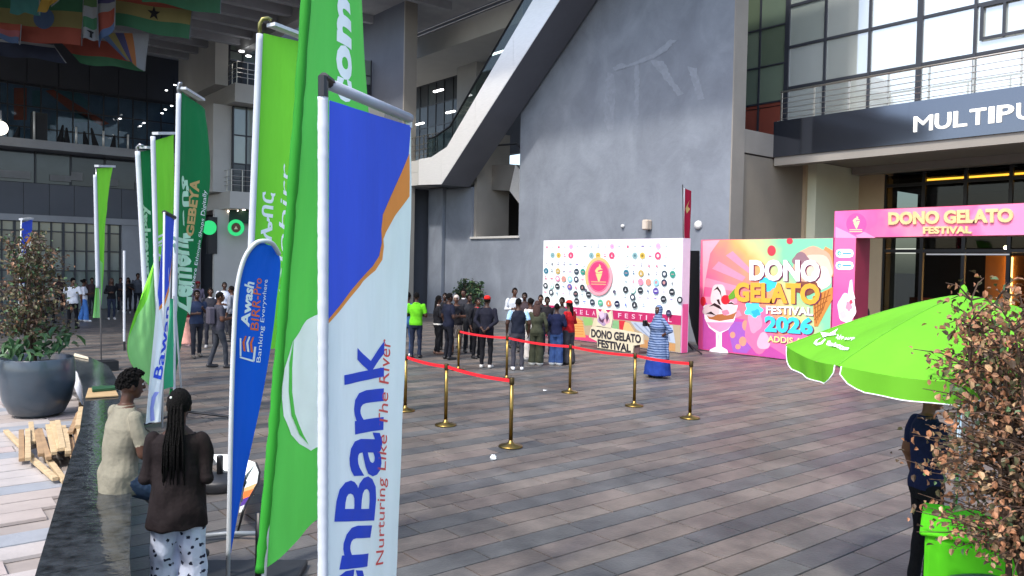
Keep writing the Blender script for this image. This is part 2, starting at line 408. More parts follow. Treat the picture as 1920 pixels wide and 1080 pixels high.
# granite bench wall
M_gran = mat('polished_granite', '#15191c', .10, .75, 11, spec=.75, detail=12, bump=.10, bscale=20, c2='#3a3f44')
M_gran2 = mat('rough_granite', '#2b2f33', .22, .4, 5, spec=.5)
wall = thing('granite_wall', (1.2, 7, 0), 'low polished black granite bench wall curving round the pale court', 'low wall')
mb = MB()
for i in range(len(WALL_L)-1):
    a, b, c, d = WALL_L[i], WALL_L[i+1], WALL_R[i+1], WALL_R[i]
    k = .03
    mb.slab([(a[0]+k, a[1], 0), (d[0]-k, d[1], 0), (c[0]-k, c[1], 0), (b[0]+k, b[1], 0)], (0, 0, .81))
mb.build('wall_body', M_gran2, wall)
for i in range(len(WALL_L)-1):
    a, b, c, d = [Vector(p) for p in (WALL_L[i], WALL_L[i+1], WALL_R[i+1], WALL_R[i])]
    for t0, t1 in ((0, 1),):
        g_ = .003
        q = [a+(b-a)*(t0)+(b-a).normalized()*g_, d+(c-d)*t0+(c-d).normalized()*g_, d+(c-d)*t1-(c-d).normalized()*g_, a+(b-a)*t1-(b-a).normalized()*g_]
        MB().slab([(p.x, p.y, .812) for p in q], (0, 0, .04)).build('coping_slab', M_gran, wall)

# ------------------------------------------------------------------ grey wall behind the stage
gw = thing('grey_wall', (22.8, 22, 0), 'tall grey painted wall with water stains behind the white backdrop', 'wall')
n = M_render.node_tree.nodes; l = M_render.node_tree.links; b = n['Principled BSDF']
t = n.new('ShaderNodeTexNoise'); t.inputs['Scale'].default_value = .55; t.inputs['Detail'].default_value = 7; t.inputs['Roughness'].default_value = .62; t.inputs['Distortion'].default_value = .9
mp = n.new('ShaderNodeMapping'); mp.inputs['Scale'].default_value = (1, 1.1, .8)
l.new(n['Geometry'].outputs['Position'], mp.inputs[0]); l.new(mp.outputs[0], t.inputs['Vector'])
rp = n.new('ShaderNodeValToRGB'); rp.color_ramp.elements[0].position = .38; rp.color_ramp.elements[0].color = (.86, .86, .87, 1); rp.color_ramp.elements[1].position = .66; rp.color_ramp.elements[1].color = (1.10, 1.10, 1.09, 1)
mx = n.new('ShaderNodeMixRGB'); mx.blend_type = 'MULTIPLY'; mx.inputs[0].default_value = 1
src = b.inputs['Base Color'].links[0].from_socket
l.new(t.outputs[0], rp.inputs[0]); l.new(src, mx.inputs[1]); l.new(rp.outputs[0], mx.inputs[2]); l.new(mx.outputs[0], b.inputs['Base Color'])
mb = MB().box((22.5, 16.203, 0), (23.1, 27.4, 17)).box((22.5, 27.4, 0), (23.1, 30.95, 3.8)).box((22.5, 30.95, 0), (23.1, 33.2, 6.3))
mb.build('wall_panel', M_render, gw)
MB().box((22.5, 16.15, 0), (23.2, 16.2, 17)).build('end_face', M_beige, gw)
MB().box((22.42, 27.3, 3.803), (23.2, 31.0, 3.9)).build('window_sill', M_white, gw)
MB().box((22.6, 30.75, 3.903), (24.6, 30.947, 9)).build('opening_jamb', M_beige, gw)
M_patch = mat('plaster_repair', '#828993', .8, .10, 5, bump=.2, bscale=12)
mb = MB(); ws = plane_surf((22.5, 27.4, 0), (0, -1, 0), (0, 0, 1))
for pts in ([(1140,136),(1153,140),(1154,190),(1150,245),(1140,247),(1133,225),(1134,160)], [(1190,118),(1198,118),(1199,165),(1197,222),(1190,224),(1190,150)],
            [(1215,110),(1245,115),(1262,150),(1282,176),(1272,180),(1250,152)], [(1290,125),(1306,128),(1320,185),(1308,188)],
            [(1150,126),(1166,119),(1178,122),(1196,112),(1222,102),(1244,86),(1258,74),(1268,76),(1250,95),(1226,110),(1198,121),(1170,128),(1153,134)]):
    jr = random.Random(len(pts)); rag = []
    for a_, b_ in zip(pts, pts[1:]+pts[:1]):
        n_ = max(1, int(math.hypot(a_[0]-b_[0], a_[1]-b_[1])/4))
        rag += [(a_[0]+(b_[0]-a_[0])*i_/n_+jr.uniform(-1.6, 1.6), a_[1]+(b_[1]-a_[1])*i_/n_+jr.uniform(-1, 1)) for i_ in range(n_)]
    ws.poly(mb, rag, 0, .004+.0015*(len(mb.v) % 7 + len(pts))/3)
mb.build('plaster_patch', [M_patch, mat('plaster_band', '#959dae', .8, .12, .9, bump=.3, bscale=8, c2=None)], gw)
for (px, py, r, nm) in ((1169, 424, .07, 'small white round wall lamp on the grey wall above the backdrop'), (1310, 422, .15, 'large white round wall lamp on the grey wall beside the pink panel')):
    c = at_x(px, py, 22.5); w = thing('wall_lamp', c, nm, 'wall lamp', 'lamps on the grey wall')
    mb = MB(); mb.rings([[c+Vector((-z, q*math.cos(k*math.pi/8), q*math.sin(k*math.pi/8))) for k in range(16)] for q, z in ((r, -.002), (r, .05), (r*.8, .1), (r*.3, .12))])
    mb.build('lamp_cover', mat('lamp_opal', '#dcdcd8', .3, .03), w, True)
    mb = MB(); mb.rings([[c+Vector((-z, q*math.cos(k*math.pi/8), q*math.sin(k*math.pi/8))) for k in range(16)] for q, z in ((r*1.12, -.001), (r*1.12, .03))]); mb.build('lamp_ring', M_conc, w)
c = at_x(1218, 422, 22.5); w = thing('wall_lamp', c, 'beige box wall lamp with rounded front between the two round lamps', 'wall lamp', 'lamps on the grey wall')
MB().box((c.x-.3, c.y-.13, c.z-.19), (c.x+.001, c.y+.13, c.z+.19)).build('lamp_body', mat('lamp_beige', '#b7a897', .6, .05), w, bevel=.04)
MB().box((c.x-.31, c.y-.09, c.z-.15), (c.x-.302, c.y+.09, c.z+.15)).build('lamp_cover', mat('lamp_lens', '#c9bfb2', .3, .03), w)

# ------------------------------------------------------------------ right hand building with entrance
rb = thing('entrance_building', (26, 14, 0), 'entrance building with glazed upper floor, steel balcony rail and dark glass doors', 'building')
MB().box((23.2, 16.22, 0), (27.15, 16.9, 6.55)).build('recess_wall', M_taupe_shade, rb)
MB().box((27.15, 15.75, 0), (30.3, 16.9, 6.6)).build('pier', M_cream_lit, rb)
MB().box((27.0, 16.1, 0), (27.148, 16.218, 6.55)).build('pier_edge', M_tan, rb)
MB().box((30.303, 14.75, 0), (31, 16.9, 6.6)).build('door_jamb', M_tan, rb)
MB().box((23.21, 16.18, 6.6), (26.2, 17.2, 7.4)).build('floor_slab', M_beige, rb)
MB().box((25.04, 2, 6.62), (36, 16.17, 7.5)).build('balcony_slab', M_beige, rb)
MB().box((25.02, 2, 6.30), (25.5, 16.17, 6.617)).box((29.6, 2, 6.35), (30.2, 15.7, 6.617)).build('soffit_beam', M_beige, rb)
MB().box((23.3, 16.91, 0), (36, 17.5, 6.59)).build('side_wall', M_soot, rb)
MB().box((25.12, 15.9, 7.405), (25.4, 16.16, 7.9)).build('kerb_block', M_white, rb)
fs = MB().box((24.96, 2, 6.6), (25.018, 11.45, 7.86)).build('sign_fascia', M_fascia, rb)
MB().box((24.965, 11.456, 6.6), (25.018, 16.19, 7.86)).build('sign_fascia', M_fascia, rb)
sgn = plane_surf((24.96, 16.19, 6.6), (0, -1, 0), (0, 0, 1))
mb = MB(); u0 = 16.19-11.33
a = sgn.uv(1714, 248); t_ = sgn.uv(1714, 217)
hcap = .47
x = a.x; y = a.y
widths = {'M': .55, 'U': .45, 'L': .37, 'T': .43, 'I': .14, 'P': .42, 'R': .44, 'O': .5, 'S': .4, 'E': .38}
for ch in 'MULTIPURPOSE':
    w_ = widths[ch]
    mb2 = MB(); sgn.text(mb2, ch, (x, y), (x+w_, y), (x, y+hcap), 0, .06, .0 if ch == 'M' else .015, 4, ext=.06, is_uv=True)
    mb2.build('raised_letter', mat('sign_letter_white', '#f4f2ea', .4, 0, emit=.35), rb); x += w_+.075
# balcony rail
mb = MB(); rl = MB()
ys = [16.0, 14.75, 13.5, 12.2, 10.95, 9.7, 8.45, 7.2, 5.95]
for y in ys: MB().box((25.1, y-.025, 7.5), (25.15, y+.025, 8.88)).build('rail_post', M_rail, rb)
for z in (7.95, 8.13, 8.31, 8.49, 8.67): MB().tube([(25.08, 4.5, z), (25.08, 16.0, z)], .012, 6).build('rail_bar', M_rail, rb)
MB().tube([(25.1, 4.5, 8.9), (25.1, 16.05, 8.9)], .035, 8).build('handrail', M_rail, rb)
# upper glazing
XW = 26.5
MB().box((XW+.35, 2, 7.5), (36, 20, 17)).build('upper_room', M_soot, rb)
zs = [7.5, 9.36, 10.87, 12.39, 13.9, 15.4, 17]; yy = [16.72, 15.2, 13.57, 11.9, 10.23, 8.6, 7.0, 5.4, 3.8]
rng = random.Random(2)
for i in range(len(yy)-1):
    for k in range(len(zs)-1):
        kk = (0 if i == 0 else 1 if (i == 1) else 2 if i == 2 else 3) if rng.random() < .8 else 4  # pane greys step paler along the bays: reflected building and sky painted in
        MB().box((XW+.05, yy[i+1]+.04, zs[k]+.04), (XW+.08, yy[i]-.04, zs[k+1]-.04)).build('window_pane', PANE[kk], rb)
for i, y in enumerate(yy): w_ = .09 if i in (0, 3, 6) else .045; MB().box((XW-.02, y-w_, 7.5), (XW+.12, y+w_, 17)).build('mullion', M_mull, rb)
for z in zs[1:]: MB().box((XW, 3.8, z-.05), (XW+.1, 16.63, z+.05)).build('transom', M_mull, rb)
# opening casement in front of one bay
for (y0, y1, z0, z1) in ((10.08, 8.75, 9.75, 10.85),):
    MB().box((XW-.06, y1, z0), (XW-.022, y0, z0+.09)).box((XW-.06, y1, z1-.09), (XW-.022, y0, z1)).box((XW-.06, y1, z0+.092), (XW-.022, y1+.09, z1-.092)).box((XW-.06, y0-.09, z0+.092), (XW-.022, y0, z1-.092)).box((XW-.06, (y0+y1)/2-.04, z0+.092), (XW-.022, (y0+y1)/2+.04, z1-.092)).build('window_frame', M_mull, rb)
# darker bay between the grey wall and the corner mullion
zg = [7.5, 8.78, 8.95, 10.35, 11.8, 13.2, 14.6, 16]; yg = [20, 18.9, 17.9, 16.82]
for i in range(3):
    for k in range(len(zg)-1):
        MB().box((XW+.05, yg[i+1]+.02, zg[k]+.02), (XW+.08, yg[i]-.02, zg[k+1]-.02)).build('window_pane', M_redbrown if k < 2 else PANE_G[(i+k) % 3], rb)
for y in yg[:-1]: MB().box((XW, y-.035, 7.5), (XW+.1, y+.035, 17)).build('mullion', M_mull, rb)
for z in zg[2:]: MB().box((XW+.01, 16.83, z-.03), (XW+.09, 20, z+.03)).build('transom', M_mull, rb)
# glass front of the entrance and the room behind it
XG = 30.4
CG = clearglass('tinted_glass', (.42, .44, .42), .02)
M_room = mat('dark_room', '#1d1b19', .8, .2, 1); M_wood = mat('orange_wood', '#a8641c', .5, .15, 2, stretch=(1, 1, .2))
MB().box((38, 2, 0), (38.3, 16.9, 6.6)).box((30.9, 2, 6.2), (38, 16.7, 6.3)).box((30.5, 2, 0.002), (38, 16.7, .01)).build('lobby_shell', M_room, rb)
yd = [14.74, 13.3, 11.85, 10.4, 8.95, 7.5, 6.05, 4.6]
for i in range(len(yd)-1):
    for z0, z1 in ((3.45, 5.9), (5.9, 6.33)): MB().box((XG, yd[i+1]+.06, z0+.05), (XG+.02, yd[i]-.06, z1-.05)).build('glass_panel', CG, rb)
    if i not in (1, 2): MB().box((XG, yd[i+1]+.06, .05), (XG+.02, yd[i]-.06, 3.3)).build('glass_panel', CG, rb)
for y in yd: MB().box((XG-.06, y-.06, 0), (XG+.08, y+.06, 6.34)).build('mullion', M_black, rb)
for z in (3.4, 5.9): MB().box((XG-.05, 4.6, z-.06), (XG+.07, 14.68, z+.06)).build('transom', M_black, rb)
MB().box((XG-.09, 10.35, 3.25), (XG-.062, 13.1, 3.3)).build('door_track', M_steel, rb)
MB().box((33.5, 10.2, .02), (33.6, 12.25, 3.3)).build('wood_partition', M_wood, rb)
MB().box((33.42, 11.3, .02), (33.49, 11.42, 3.25)).build('light_strip', mat('warm_strip', '#ffcf7a', .5, 0, emit=9), rb)
for x in (31.4, 32.6): MB().box((x, 3, 6.12), (x+.12, 13.7, 6.18)).build('light_strip', mat('amber_strip', '#ffb43a', .5, 0, emit=4), rb)
MB().ellip((33.0, 11.4, 3.6), (.07, .07, .07)).build('bulb', mat('warm_bulb', '#ffe6b0', .5, 0, emit=15), rb)
MB().box((32.4, 13.6, .3), (32.5, 14.6, 1.6)).build('poster_board', mat('red_poster', '#8a3a24', .6, .2, 2), rb)

# ------------------------------------------------------------------ second wall fin, floors and landing by the escalator
fin = thing('wall_fin', (20.9, 37, 0), 'dark grey wall fin with pale end face left of the escalator', 'wall')
MB().box((20.6, 34.35, 0), (21.2, 40, 17)).build('wall_panel', mat('fin_render', '#5d626c', .8, .08, .6, bump=.25, bscale=9), fin)
MB().box((20.58, 34.25, 0), (21.3, 34.347, 17)).build('end_face', M_beige, fin)
gal = thing('gallery_building', (26, 38, 0), 'white concrete gallery floors with glazing behind the escalator', 'building')
MB().box((21.22, 34.9, 0), (23.6, 35.0, 6.4)).build('dark_recess', M_soot, gal)
MB().box((22.35, 33.3, 0), (22.7, 34.6, 6.4)).build('pier', M_render, gal)
MB().box((21.0, 32.6, 6.45), (21.1, 34.24, 7.08)).build('fascia_panel', M_white, gal)
MB().box((21.0, 32.6, 7.09), (21.1, 34.24, 7.68)).build('fascia_panel', M_white, gal)
MB().box((21.12, 31.2, 6.46), (30, 54, 7.66)).build('floor_slab', M_white, gal)
MB().box((24.0, 20, 14.15), (32, 56, 15.3)).build('floor_slab', M_white, gal)
MB().box((26.8, 36.7, 7.67), (27.6, 38.6, 14.14)).build('column', M_white, gal)
MB().box((26.8, 27.0, 7.67), (27.5, 28.2, 14.14)).build('column', M_white, gal)
for i in range(14):
    for k in range(4):
        y0 = 38.7+i*.95; MB().box((27.9, y0+.03, 8.6+k*1.38), (27.95, y0+.92, 9.95+k*1.38)).build('window_pane', PANE_D[(i+2*k) % 4], gal)
for i in range(15): MB().box((27.86, 38.7+i*.95-.03, 7.67), (27.98, 38.7+i*.95+.03, 14.1)).build('mullion', M_mull, gal)
for k in range(5): MB().box((27.87, 38.7, 8.6+k*1.38-.03), (27.97, 52, 8.6+k*1.38+.03)).build('transom', M_mull, gal)
MB().box((29.5, 25, 9.2), (30, 52, 14.14)).build('back_wall', M_darkpan, gal)
MB().box((24.2, 21, 17), (32, 56, 17.4)).box((26.5, 21, 15.302), (26.6, 56, 16.99)).box((24.2, 56.2, 7.7), (32, 56.5, 17)).build('upper_wall', M_darkpan, gal)
for z in (15.55, 15.75, 15.95, 16.15): MB().tube([(24.3, 21, z), (24.3, 41, z)], .02, 6).build('rail_bar', M_rail, gal)
MB().tube([(24.3, 21, 16.35), (24.3, 41, 16.35)], .04, 6).build('handrail', M_rail, gal)
for i in range(7): MB().box((21.05, 31.9+i*.4, 7.69), (21.09, 31.94+i*.4, 8.85)).build('rail_post', M_rail, gal)
for z in (7.95, 8.2, 8.45, 8.85): MB().tube([(21.07, 31.9, z), (21.07, 34.3, z)], .018, 6).build('rail_bar', M_rail, gal)
for (px, py, d) in ((822, 170, 36), (845, 210, 38), (787, 232, 40), (945, 95, 36), (930, 100, 35)):
    c = at(px, py, d); MB().box(c-Vector((.05, .35, .03)), c+Vector((.05, .35, .03))).build('gallery_light', M_white_lamp, gal)
# escalator
es = thing('escalator', (21.5, 31, 0), 'stainless steel clad escalator rising along the grey wall', 'escalator')
xa, xb = 20.75, 22.38
bot = [(33.0, 6.4), (30.75, 6.25), (22.75, 12.95), (19.5, 15.7)]; top = [(33.0, 7.7), (31.9, 7.75), (29.6, 10.2), (24.6, 14.25), (19.5, 18.5)]
def side(x0, x1, pts): return MB().slab([(x0, y, z) for y, z in pts], (x1-x0, 0, 0))
B2 = [(33.0, 6.4), (31.0, 6.3), (22.85, 13.0), (19.5, 15.75)]; T2 = [(19.5, 17.45), (24.7, 13.2), (30.6, 8.0), (31.9, 7.65), (33.0, 7.65)]
# cladding panels, joint by joint
cuts = [(33.0, 31.95), (31.95, 31.0), (30.99, 28.4), (28.39, 25.8), (25.79, 23.2), (23.19, 19.5)]
def interp(tab, y):
    tb = sorted(tab)
    for (y0, z0), (y1, z1) in zip(tb, tb[1:]):
        if y0 <= y <= y1: return z0+(z1-z0)*(y-y0)/(y1-y0)
    return tb[0][1] if y < tb[0][0] else tb[-1][1]
for y0, y1 in cuts:
    yl = [y0]+[y for y, z in B2 if y1 < y < y0]+[y1]; yu = [y1]+sorted([y for y, z in T2 if y1 < y < y0])+[y0]
    side(xa-.03, xa-.003, [(y, interp(B2, y)) for y in yl]+[(y, interp(T2, y)) for y in yu]).build('cladding_panel', M_steel, es)
side(xa, xb, B2+T2).build('truss_casing', M_esc, es)
gl = [(y, interp(T2, y)+.06) for y in (32.5, 31.9, 30.6, 24.7, 19.5)]
MB().slab([(xa+.12, y, z) for y, z in gl]+[(xa+.12, y, z+.85) for y, z in gl[::-1]], (.02, 0, 0)).build('glass_balustrade', clearglass('balustrade_glass', (.55, .62, .6), .06), es)
for x in (xa+.13, xb-.13): MB().tube([(x, y, z+.9) for y, z in gl], .05, 8).build('handrail', M_black, es)
# second flight seen through the opening
e2 = thing('escalator', (24.2, 28, 0), 'lower grey escalator flight seen through the wall opening', 'escalator')
P2 = [(31.5, 6.3), (29.3, 6.1), (27.6, 4.6), (24, 1.6), (24, 3.2), (27.4, 6.0), (28.9, 7.3), (31.5, 7.5)]
side(23.5, 25.0, P2).build('truss_casing', mat('escalator_dark', '#6e6c68', .45, .1, 1), e2)
side(23.46, 23.497, [(29.3, 6.1), (27.6, 4.6), (24, 1.6), (24, 3.2), (27.4, 6.0), (28.9, 7.3)]).build('cladding_panel', M_steel, e2)
MB().tube([(23.6, 31, 8.4), (23.6, 29, 8.3), (23.6, 27.4, 7.0), (23.6, 24, 4.2)], .05).build('handrail', M_black, e2)
back = thing('backing_wall', (27.5, 29, 0), 'dim brown wall seen inside the opening under the escalator', 'wall')
MB().box((26.9, 24, 0), (27.2, 35, 6.44)).build('wall_panel', mat('dim_brown_wall', '#4a453f', .8, .1, 1), back)

# ------------------------------------------------------------------ building at the far end
bb = thing('far_building', (6, 44, 0), 'dark glazed building closing the far end under the concrete roof', 'building')
YB = 43
MB().box((-14, YB+.4, 0), (14.5, YB+.8, 4.2)).build('inner_wall', M_soot, bb)
MB().box((-14, YB-.15, 4.2), (14.5, YB+.8, 4.5)).build('beam', M_conc, bb)
nz = [0, 1.9, 2.85, 3.75, 4.2]
for i in range(14):
    x0 = 2.6+i*.5
    for k in range(4):
        MB().box((x0+.04, YB+.1, nz[k]+.03), (x0+.46, YB+.13, nz[k+1]-.03)).build('window_pane', PANE_S[(i*3+k) % 3], bb)
for i in range(15): w_ = .055 if i % 4 == 1 else .03; MB().box((2.6+i*.5-w_, YB, 0), (2.6+i*.5+w_, YB+.18, 4.2)).build('mullion', M_mull, bb)
for z in nz[1:4]: MB().box((2.6, YB+.02, z-.03), (9.6, YB+.16, z+.03)).build('transom', M_mull, bb)
MB().box((9.65, YB-.1, 0), (13.5, YB+.38, 4.19)).build('grey_wall_bay', M_conc, bb)
MB().box((11.35, YB-.13, 0), (11.6, YB-.102, 4.15)).box((11.6, YB-.12, 3.9), (13.4, YB-.102, 4.1)).build('door_recess', M_soot, bb)
for i in range(18): MB().box((-4+i*1.05+.01, YB, 4.51), (-4+(i+1)*1.05-.01, YB+.3, 5.98)).build('cladding_panel', M_darkpan, bb)
MB().box((-14, YB+1.2, 6), (14.5, YB+1.5, 7.6)).build('inner_wall', M_soot, bb)
for i in range(12): MB().box((-3+i*1.5+.05, YB+.6, 6.05), (-3+(i+1)*1.5-.05, YB+.63, 7.5)).build('window_pane', PANE_D[(i*5) % 4], bb)
for i in range(13): MB().box((-3+i*1.5-.03, YB+.55, 6), (-3+i*1.5+.03, YB+.68, 7.54)).build('mullion', M_mull, bb)
M_inner = mat('pale_blind', '#77787a', .8, .2, 1)
for i, (x, w_, z, h) in enumerate(((4.5, 1.3, 6.2, .35), (6.6, .9, 6.2, .3), (7.5, .5, 6.3, .4), (9, .6, 6.15, .35), (10.4, .5, 6.1, .35), (11.2, .4, 6.1, .3))):
    MB().box((x, YB+.5, z), (x+w_, YB+.54, z+h)).build('pale_blind', M_inner, bb)
MB().box((-14, YB-.6, 7.55), (14.5, YB+3.4, 7.95)).build('floor_slab', M_conc, bb)
M_blue = mat('mural_blue', '#6d8296', .7, .2, 1); M_or = mat('mural_orange', '#b2604a', .7, .15, 1); M_tealm = mat('mural_teal', '#5a8288', .7, .2, 1)
MB().box((-14, YB+4, 7.95), (14.5, YB+4.2, 11.2)).build('mural_wall', M_blue, bb)
mu = plane_surf((0, YB+4, 0), (1, 0, 0), (0, 0, 1)); mb = MB()
for pts, m in (([(26,165),(50,165),(50,225),(26,225)], 0), ([(85,170),(100,168),(160,205),(205,232),(190,236),(130,206)], 0), ([(100,168),(140,165),(170,195),(160,202)], 1), ([(140,205),(180,228),(140,230)], 1), ([(60,170),(78,170),(78,200),(60,200)], 1)):
    mu.poly(mb, pts, m, .01)
mb.build('mural_shapes', [M_or, M_tealm], bb)
for i in range(24):
    x0 = -2+i*.72
    for k in range(3): MB().box((x0+.03, YB+3.4, 8.0+k*1.05), (x0+.69, YB+3.42, 8.98+k*1.05)).build('window_pane', bpy.data.materials.get('far_pane') or clearglass('far_pane', (.8, .85, .88), .03), bb)
for i in range(25): MB().box((-2+i*.72-.03, YB+3.36, 7.95), (-2+i*.72+.03, YB+3.46, 11.2)).build('mullion', M_mull, bb)
for k in range(4): MB().box((-2, YB+3.37, 7.98+k*1.05-.03), (15.3, YB+3.45, 7.98+k*1.05+.03)).build('transom', M_mull, bb)
MB().box((-14, YB+3.3, 11.2), (14.5, YB+4.2, 13.6)).build('dark_band', M_soot, bb)
for i in range(11): MB().box((-1+i*1.4+.02, YB+3.22, 11.25), (-1+(i+1)*1.4-.02, YB+3.29, 12.6)).build('cladding_panel', M_soot, bb)
for (px, py) in ((225, 223), (263, 237), (270, 231), (310, 206), (322, 199), (304, 213), (312, 170), (328, 160), (380, 143), (387, 167), (372, 177)):
    c = at_y(px, py, YB+3.2) if px < 290 else at_y(px, py, YB-2)
    MB().lathe([(.06, 0), (.06, .03)], c, 10).build('ceiling_lamp', M_white_lamp, bb)
# wing on the right of the far end
wg = thing('wing_building', (14, 38, 0), 'white corner wing with two balconies and glazing beside the green banner', 'building')
MB().box((12.3, 37.2, 0), (13.9, 37.4, 4.9)).box((12.25, 37.3, 5.72), (13.1, 42.9, 9.78)).build('corner_column', M_white, wg)
MB().box((12.85, 36.2, 9.8), (22, 42.9, 10.65)).build('balcony_slab', M_white, wg)
MB().box((12.66, 36.2, 4.93), (20.5, 42.9, 5.71)).build('balcony_slab', M_white, wg)
MB().box((14.2, 38.3, 0), (14.4, 42.9, 4.92)).box((14.41, 38.3, 0), (20.5, 38.5, 4.92)).build('shop_front', mat('brown_front', '#5d3a28', .6, .2, 2), wg)
MB().box((14.45, 37.7, 5.72), (20.5, 37.8, 9.79)).build('glazing_back', M_soot, wg)
MB().box((12.3, 37.25, 10.67), (12.9, 42.9, 12.9)).build('upper_column', M_white, wg)
for b0, z0, z1, n_, y_ in ((13.1, 5.75, 9.75, 12, 37.1), (13.0, 10.7, 13.2, 12, 37.4)):
    for i in range(n_):
        for k in range(3 if z1 < 10 else 2):
            h = (z1-z0)/(3 if z1 < 10 else 2); MB().box((b0+i*.62+.03, y_, z0+k*h+.03), (b0+i*.62+.59, y_+.03, z0+(k+1)*h-.03)).build('window_pane', PANE_S[(i+k) % 3] if k else PANE_D[i % 4], wg)
    for i in range(n_+1): MB().box((b0+i*.62-.03, y_-.05, z0), (b0+i*.62+.03, y_+.08, z1)).build('mullion', M_mull, wg)
    for k in range(1, 3): h = (z1-z0)/3; MB().box((b0, y_-.04, z0+k*h-.03), (b0+n_*.62, y_+.07, z0+k*h+.03)).build('transom', M_mull, wg)
for zb, xb0 in ((5.72, 12.75), (10.66, 12.95)):
    for i in range(9): MB().box((xb0+i*.5, 36.3, zb), (xb0+i*.5+.035, 36.34, zb+1.0)).build('rail_post', M_rail, wg)
    for i in range(1, 9): MB().box((xb0, 36.3+i*.6, zb), (xb0+.035, 36.34+i*.6, zb+1.0)).build('rail_post', M_rail, wg)
    for z in (.3, .5, .7, 1.0): MB().tube([(xb0+.02, 41.5, zb+z), (xb0+.02, 36.32, zb+z), (xb0+5, 36.32, zb+z)], .015, 6).build('rail_bar', M_rail, wg)
M_neon = mat('green_sign_light', '#17a85c', .5, 0, emit=.5); M_dkgreen = mat('dark_green_front', '#12382a', .6, .2, 2)
MB().box((12.9, 36.9, 4.3), (16.5, 37.0, 4.9)).build('sign_board', M_dkgreen, wg)
c = at(443, 427, 36.6); s_ = thing('round_sign', c, 'lit green ring shop sign on the brown front under the balcony', 'shop sign', 'green shop signs')
fr = Vector((rgt.x, rgt.y, 0)).normalized(); zz = Vector((0, 0, 1)); nn = fr.cross(zz).normalized()
if nn.dot(C0-c) < 0: nn = -nn
mb = MB(); mb.rings([[c+fr*(r*math.cos(k*math.pi/14))+zz*(r*math.sin(k*math.pi/14))+nn*d for k in range(28)] for r, d in ((.38, 0), (.38, .06), (.23, .06), (.23, 0))], 0, False); mb.build('sign_ring', M_neon, s_)
mb = MB(); mb.rings([[c+fr*(r*math.cos(k*math.pi/14))+zz*(r*math.sin(k*math.pi/14))-nn*d for k in range(28)] for r, d in ((.22, .0), (.22, .03))]); mb.build('sign_face', mat('sign_brown', '#5a3325', .6, .2), s_)
mb = MB(); mb.slab([c+fr*(.1*math.sin(k*2.0944))+zz*(.1*math.cos(k*2.0944)-.02)+nn*.01 for k in range(3)], nn*.03).build('sign_emblem', mat('emblem_cream', '#d8cfa8', .5, .05), s_)
c = at(393, 427, 36.4); s_ = thing('round_sign', c, 'lit green disc sign half hidden by the tall dark green banner', 'shop sign', 'green shop signs')
mb = MB(); mb.rings([[c+fr*(.33*math.cos(k*math.pi/14))+zz*(.33*math.sin(k*math.pi/14))+nn*d for k in range(28)] for d in (0, .07)]); mb.build('sign_face', M_neon, s_)
MB().box(c+Vector((-.05, .0, -1.2)), c+Vector((.35, .3, .5))).build('sign_bracket', M_black, s_)
for (px, py) in ((429, 397), (445, 396), (457, 394)):
    MB().lathe([(.07, 0), (.07, .04)], at(px, py, 37), 8).build('downlight', mat('warm_down', '#ffe9d8', .5, 0, emit=6), wg)
for (px, py) in ((453, 97), (479, 82), (466, 106)):
    MB().lathe([(.12, 0), (.12, .04)], at(px, py, 36), 8).build('downlight', M_white_lamp, wg)
MB().box((14.9, 38.1, .01), (15.0, 38.29, 4.2)).box((16.3, 38.1, .01), (16.4, 38.29, 4.2)).build('shop_mullion', M_dkgreen, wg)
cr = thing('unseen_canopy', (19.5, 24, 15.6), 'unseen flat canopy roof sized to shade the grey wall and escalator', 'canopy')  # out of view; depth set so its shadow line crosses the wall
MB().box((17.3, 13.2, 15.6), (23.9, 40, 16.0)).build('roof_deck', M_conc, cr)
for i in range(6): MB().box((17.5, 14.5+i*4.6, 15.2), (22.45, 14.8+i*4.6, 15.597)).build('rib_beam', M_conc, cr)
MB().box((14.6, 43.5, 0), (21, 43.9, 17)).build('rear_wall', M_darkpan, wg)
# ------------------------------------------------------------------ roof over the far end
rf = thing('roof', (6, 34, 12.6), 'flat concrete roof on deep joists above the far end of the plaza', 'roof')
MB().box((-15, 27.2, 13.6), (13.8, 47.2, 13.9)).build('roof_deck', mat('roof_soffit', '#a0a2a6', .9, .1, .5), rf)
for i in range(10):
    y = 41.3-i*1.45; MB().box((-15, y-.16, 12.55), (13.3, y+.16, 13.595)).build('joist', M_conc, rf)
MB().box((13.31, 27.2, 12.3), (13.8, 42.5, 13.597)).build('edge_beam', mat('beam_paint', '#9a9a9a', .8, .08, .6), rf)
tw = thing('opposite_tower', (-34, 52, 0), 'grey round fronted tower across the street, seen only in the window reflections', 'building')
MB().lathe([(9, 0), (9, 24)], (-34, 52, 0), 40).build('tower_wall', M_conc, tw, True)
for k in range(6): MB().lathe([(9.25, 2.5+k*3.8), (9.3, 2.6+k*3.8), (9.3, 3.4+k*3.8), (9.25, 3.5+k*3.8)], (-34, 52, 0), 40).build('floor_band', M_white, tw, True)
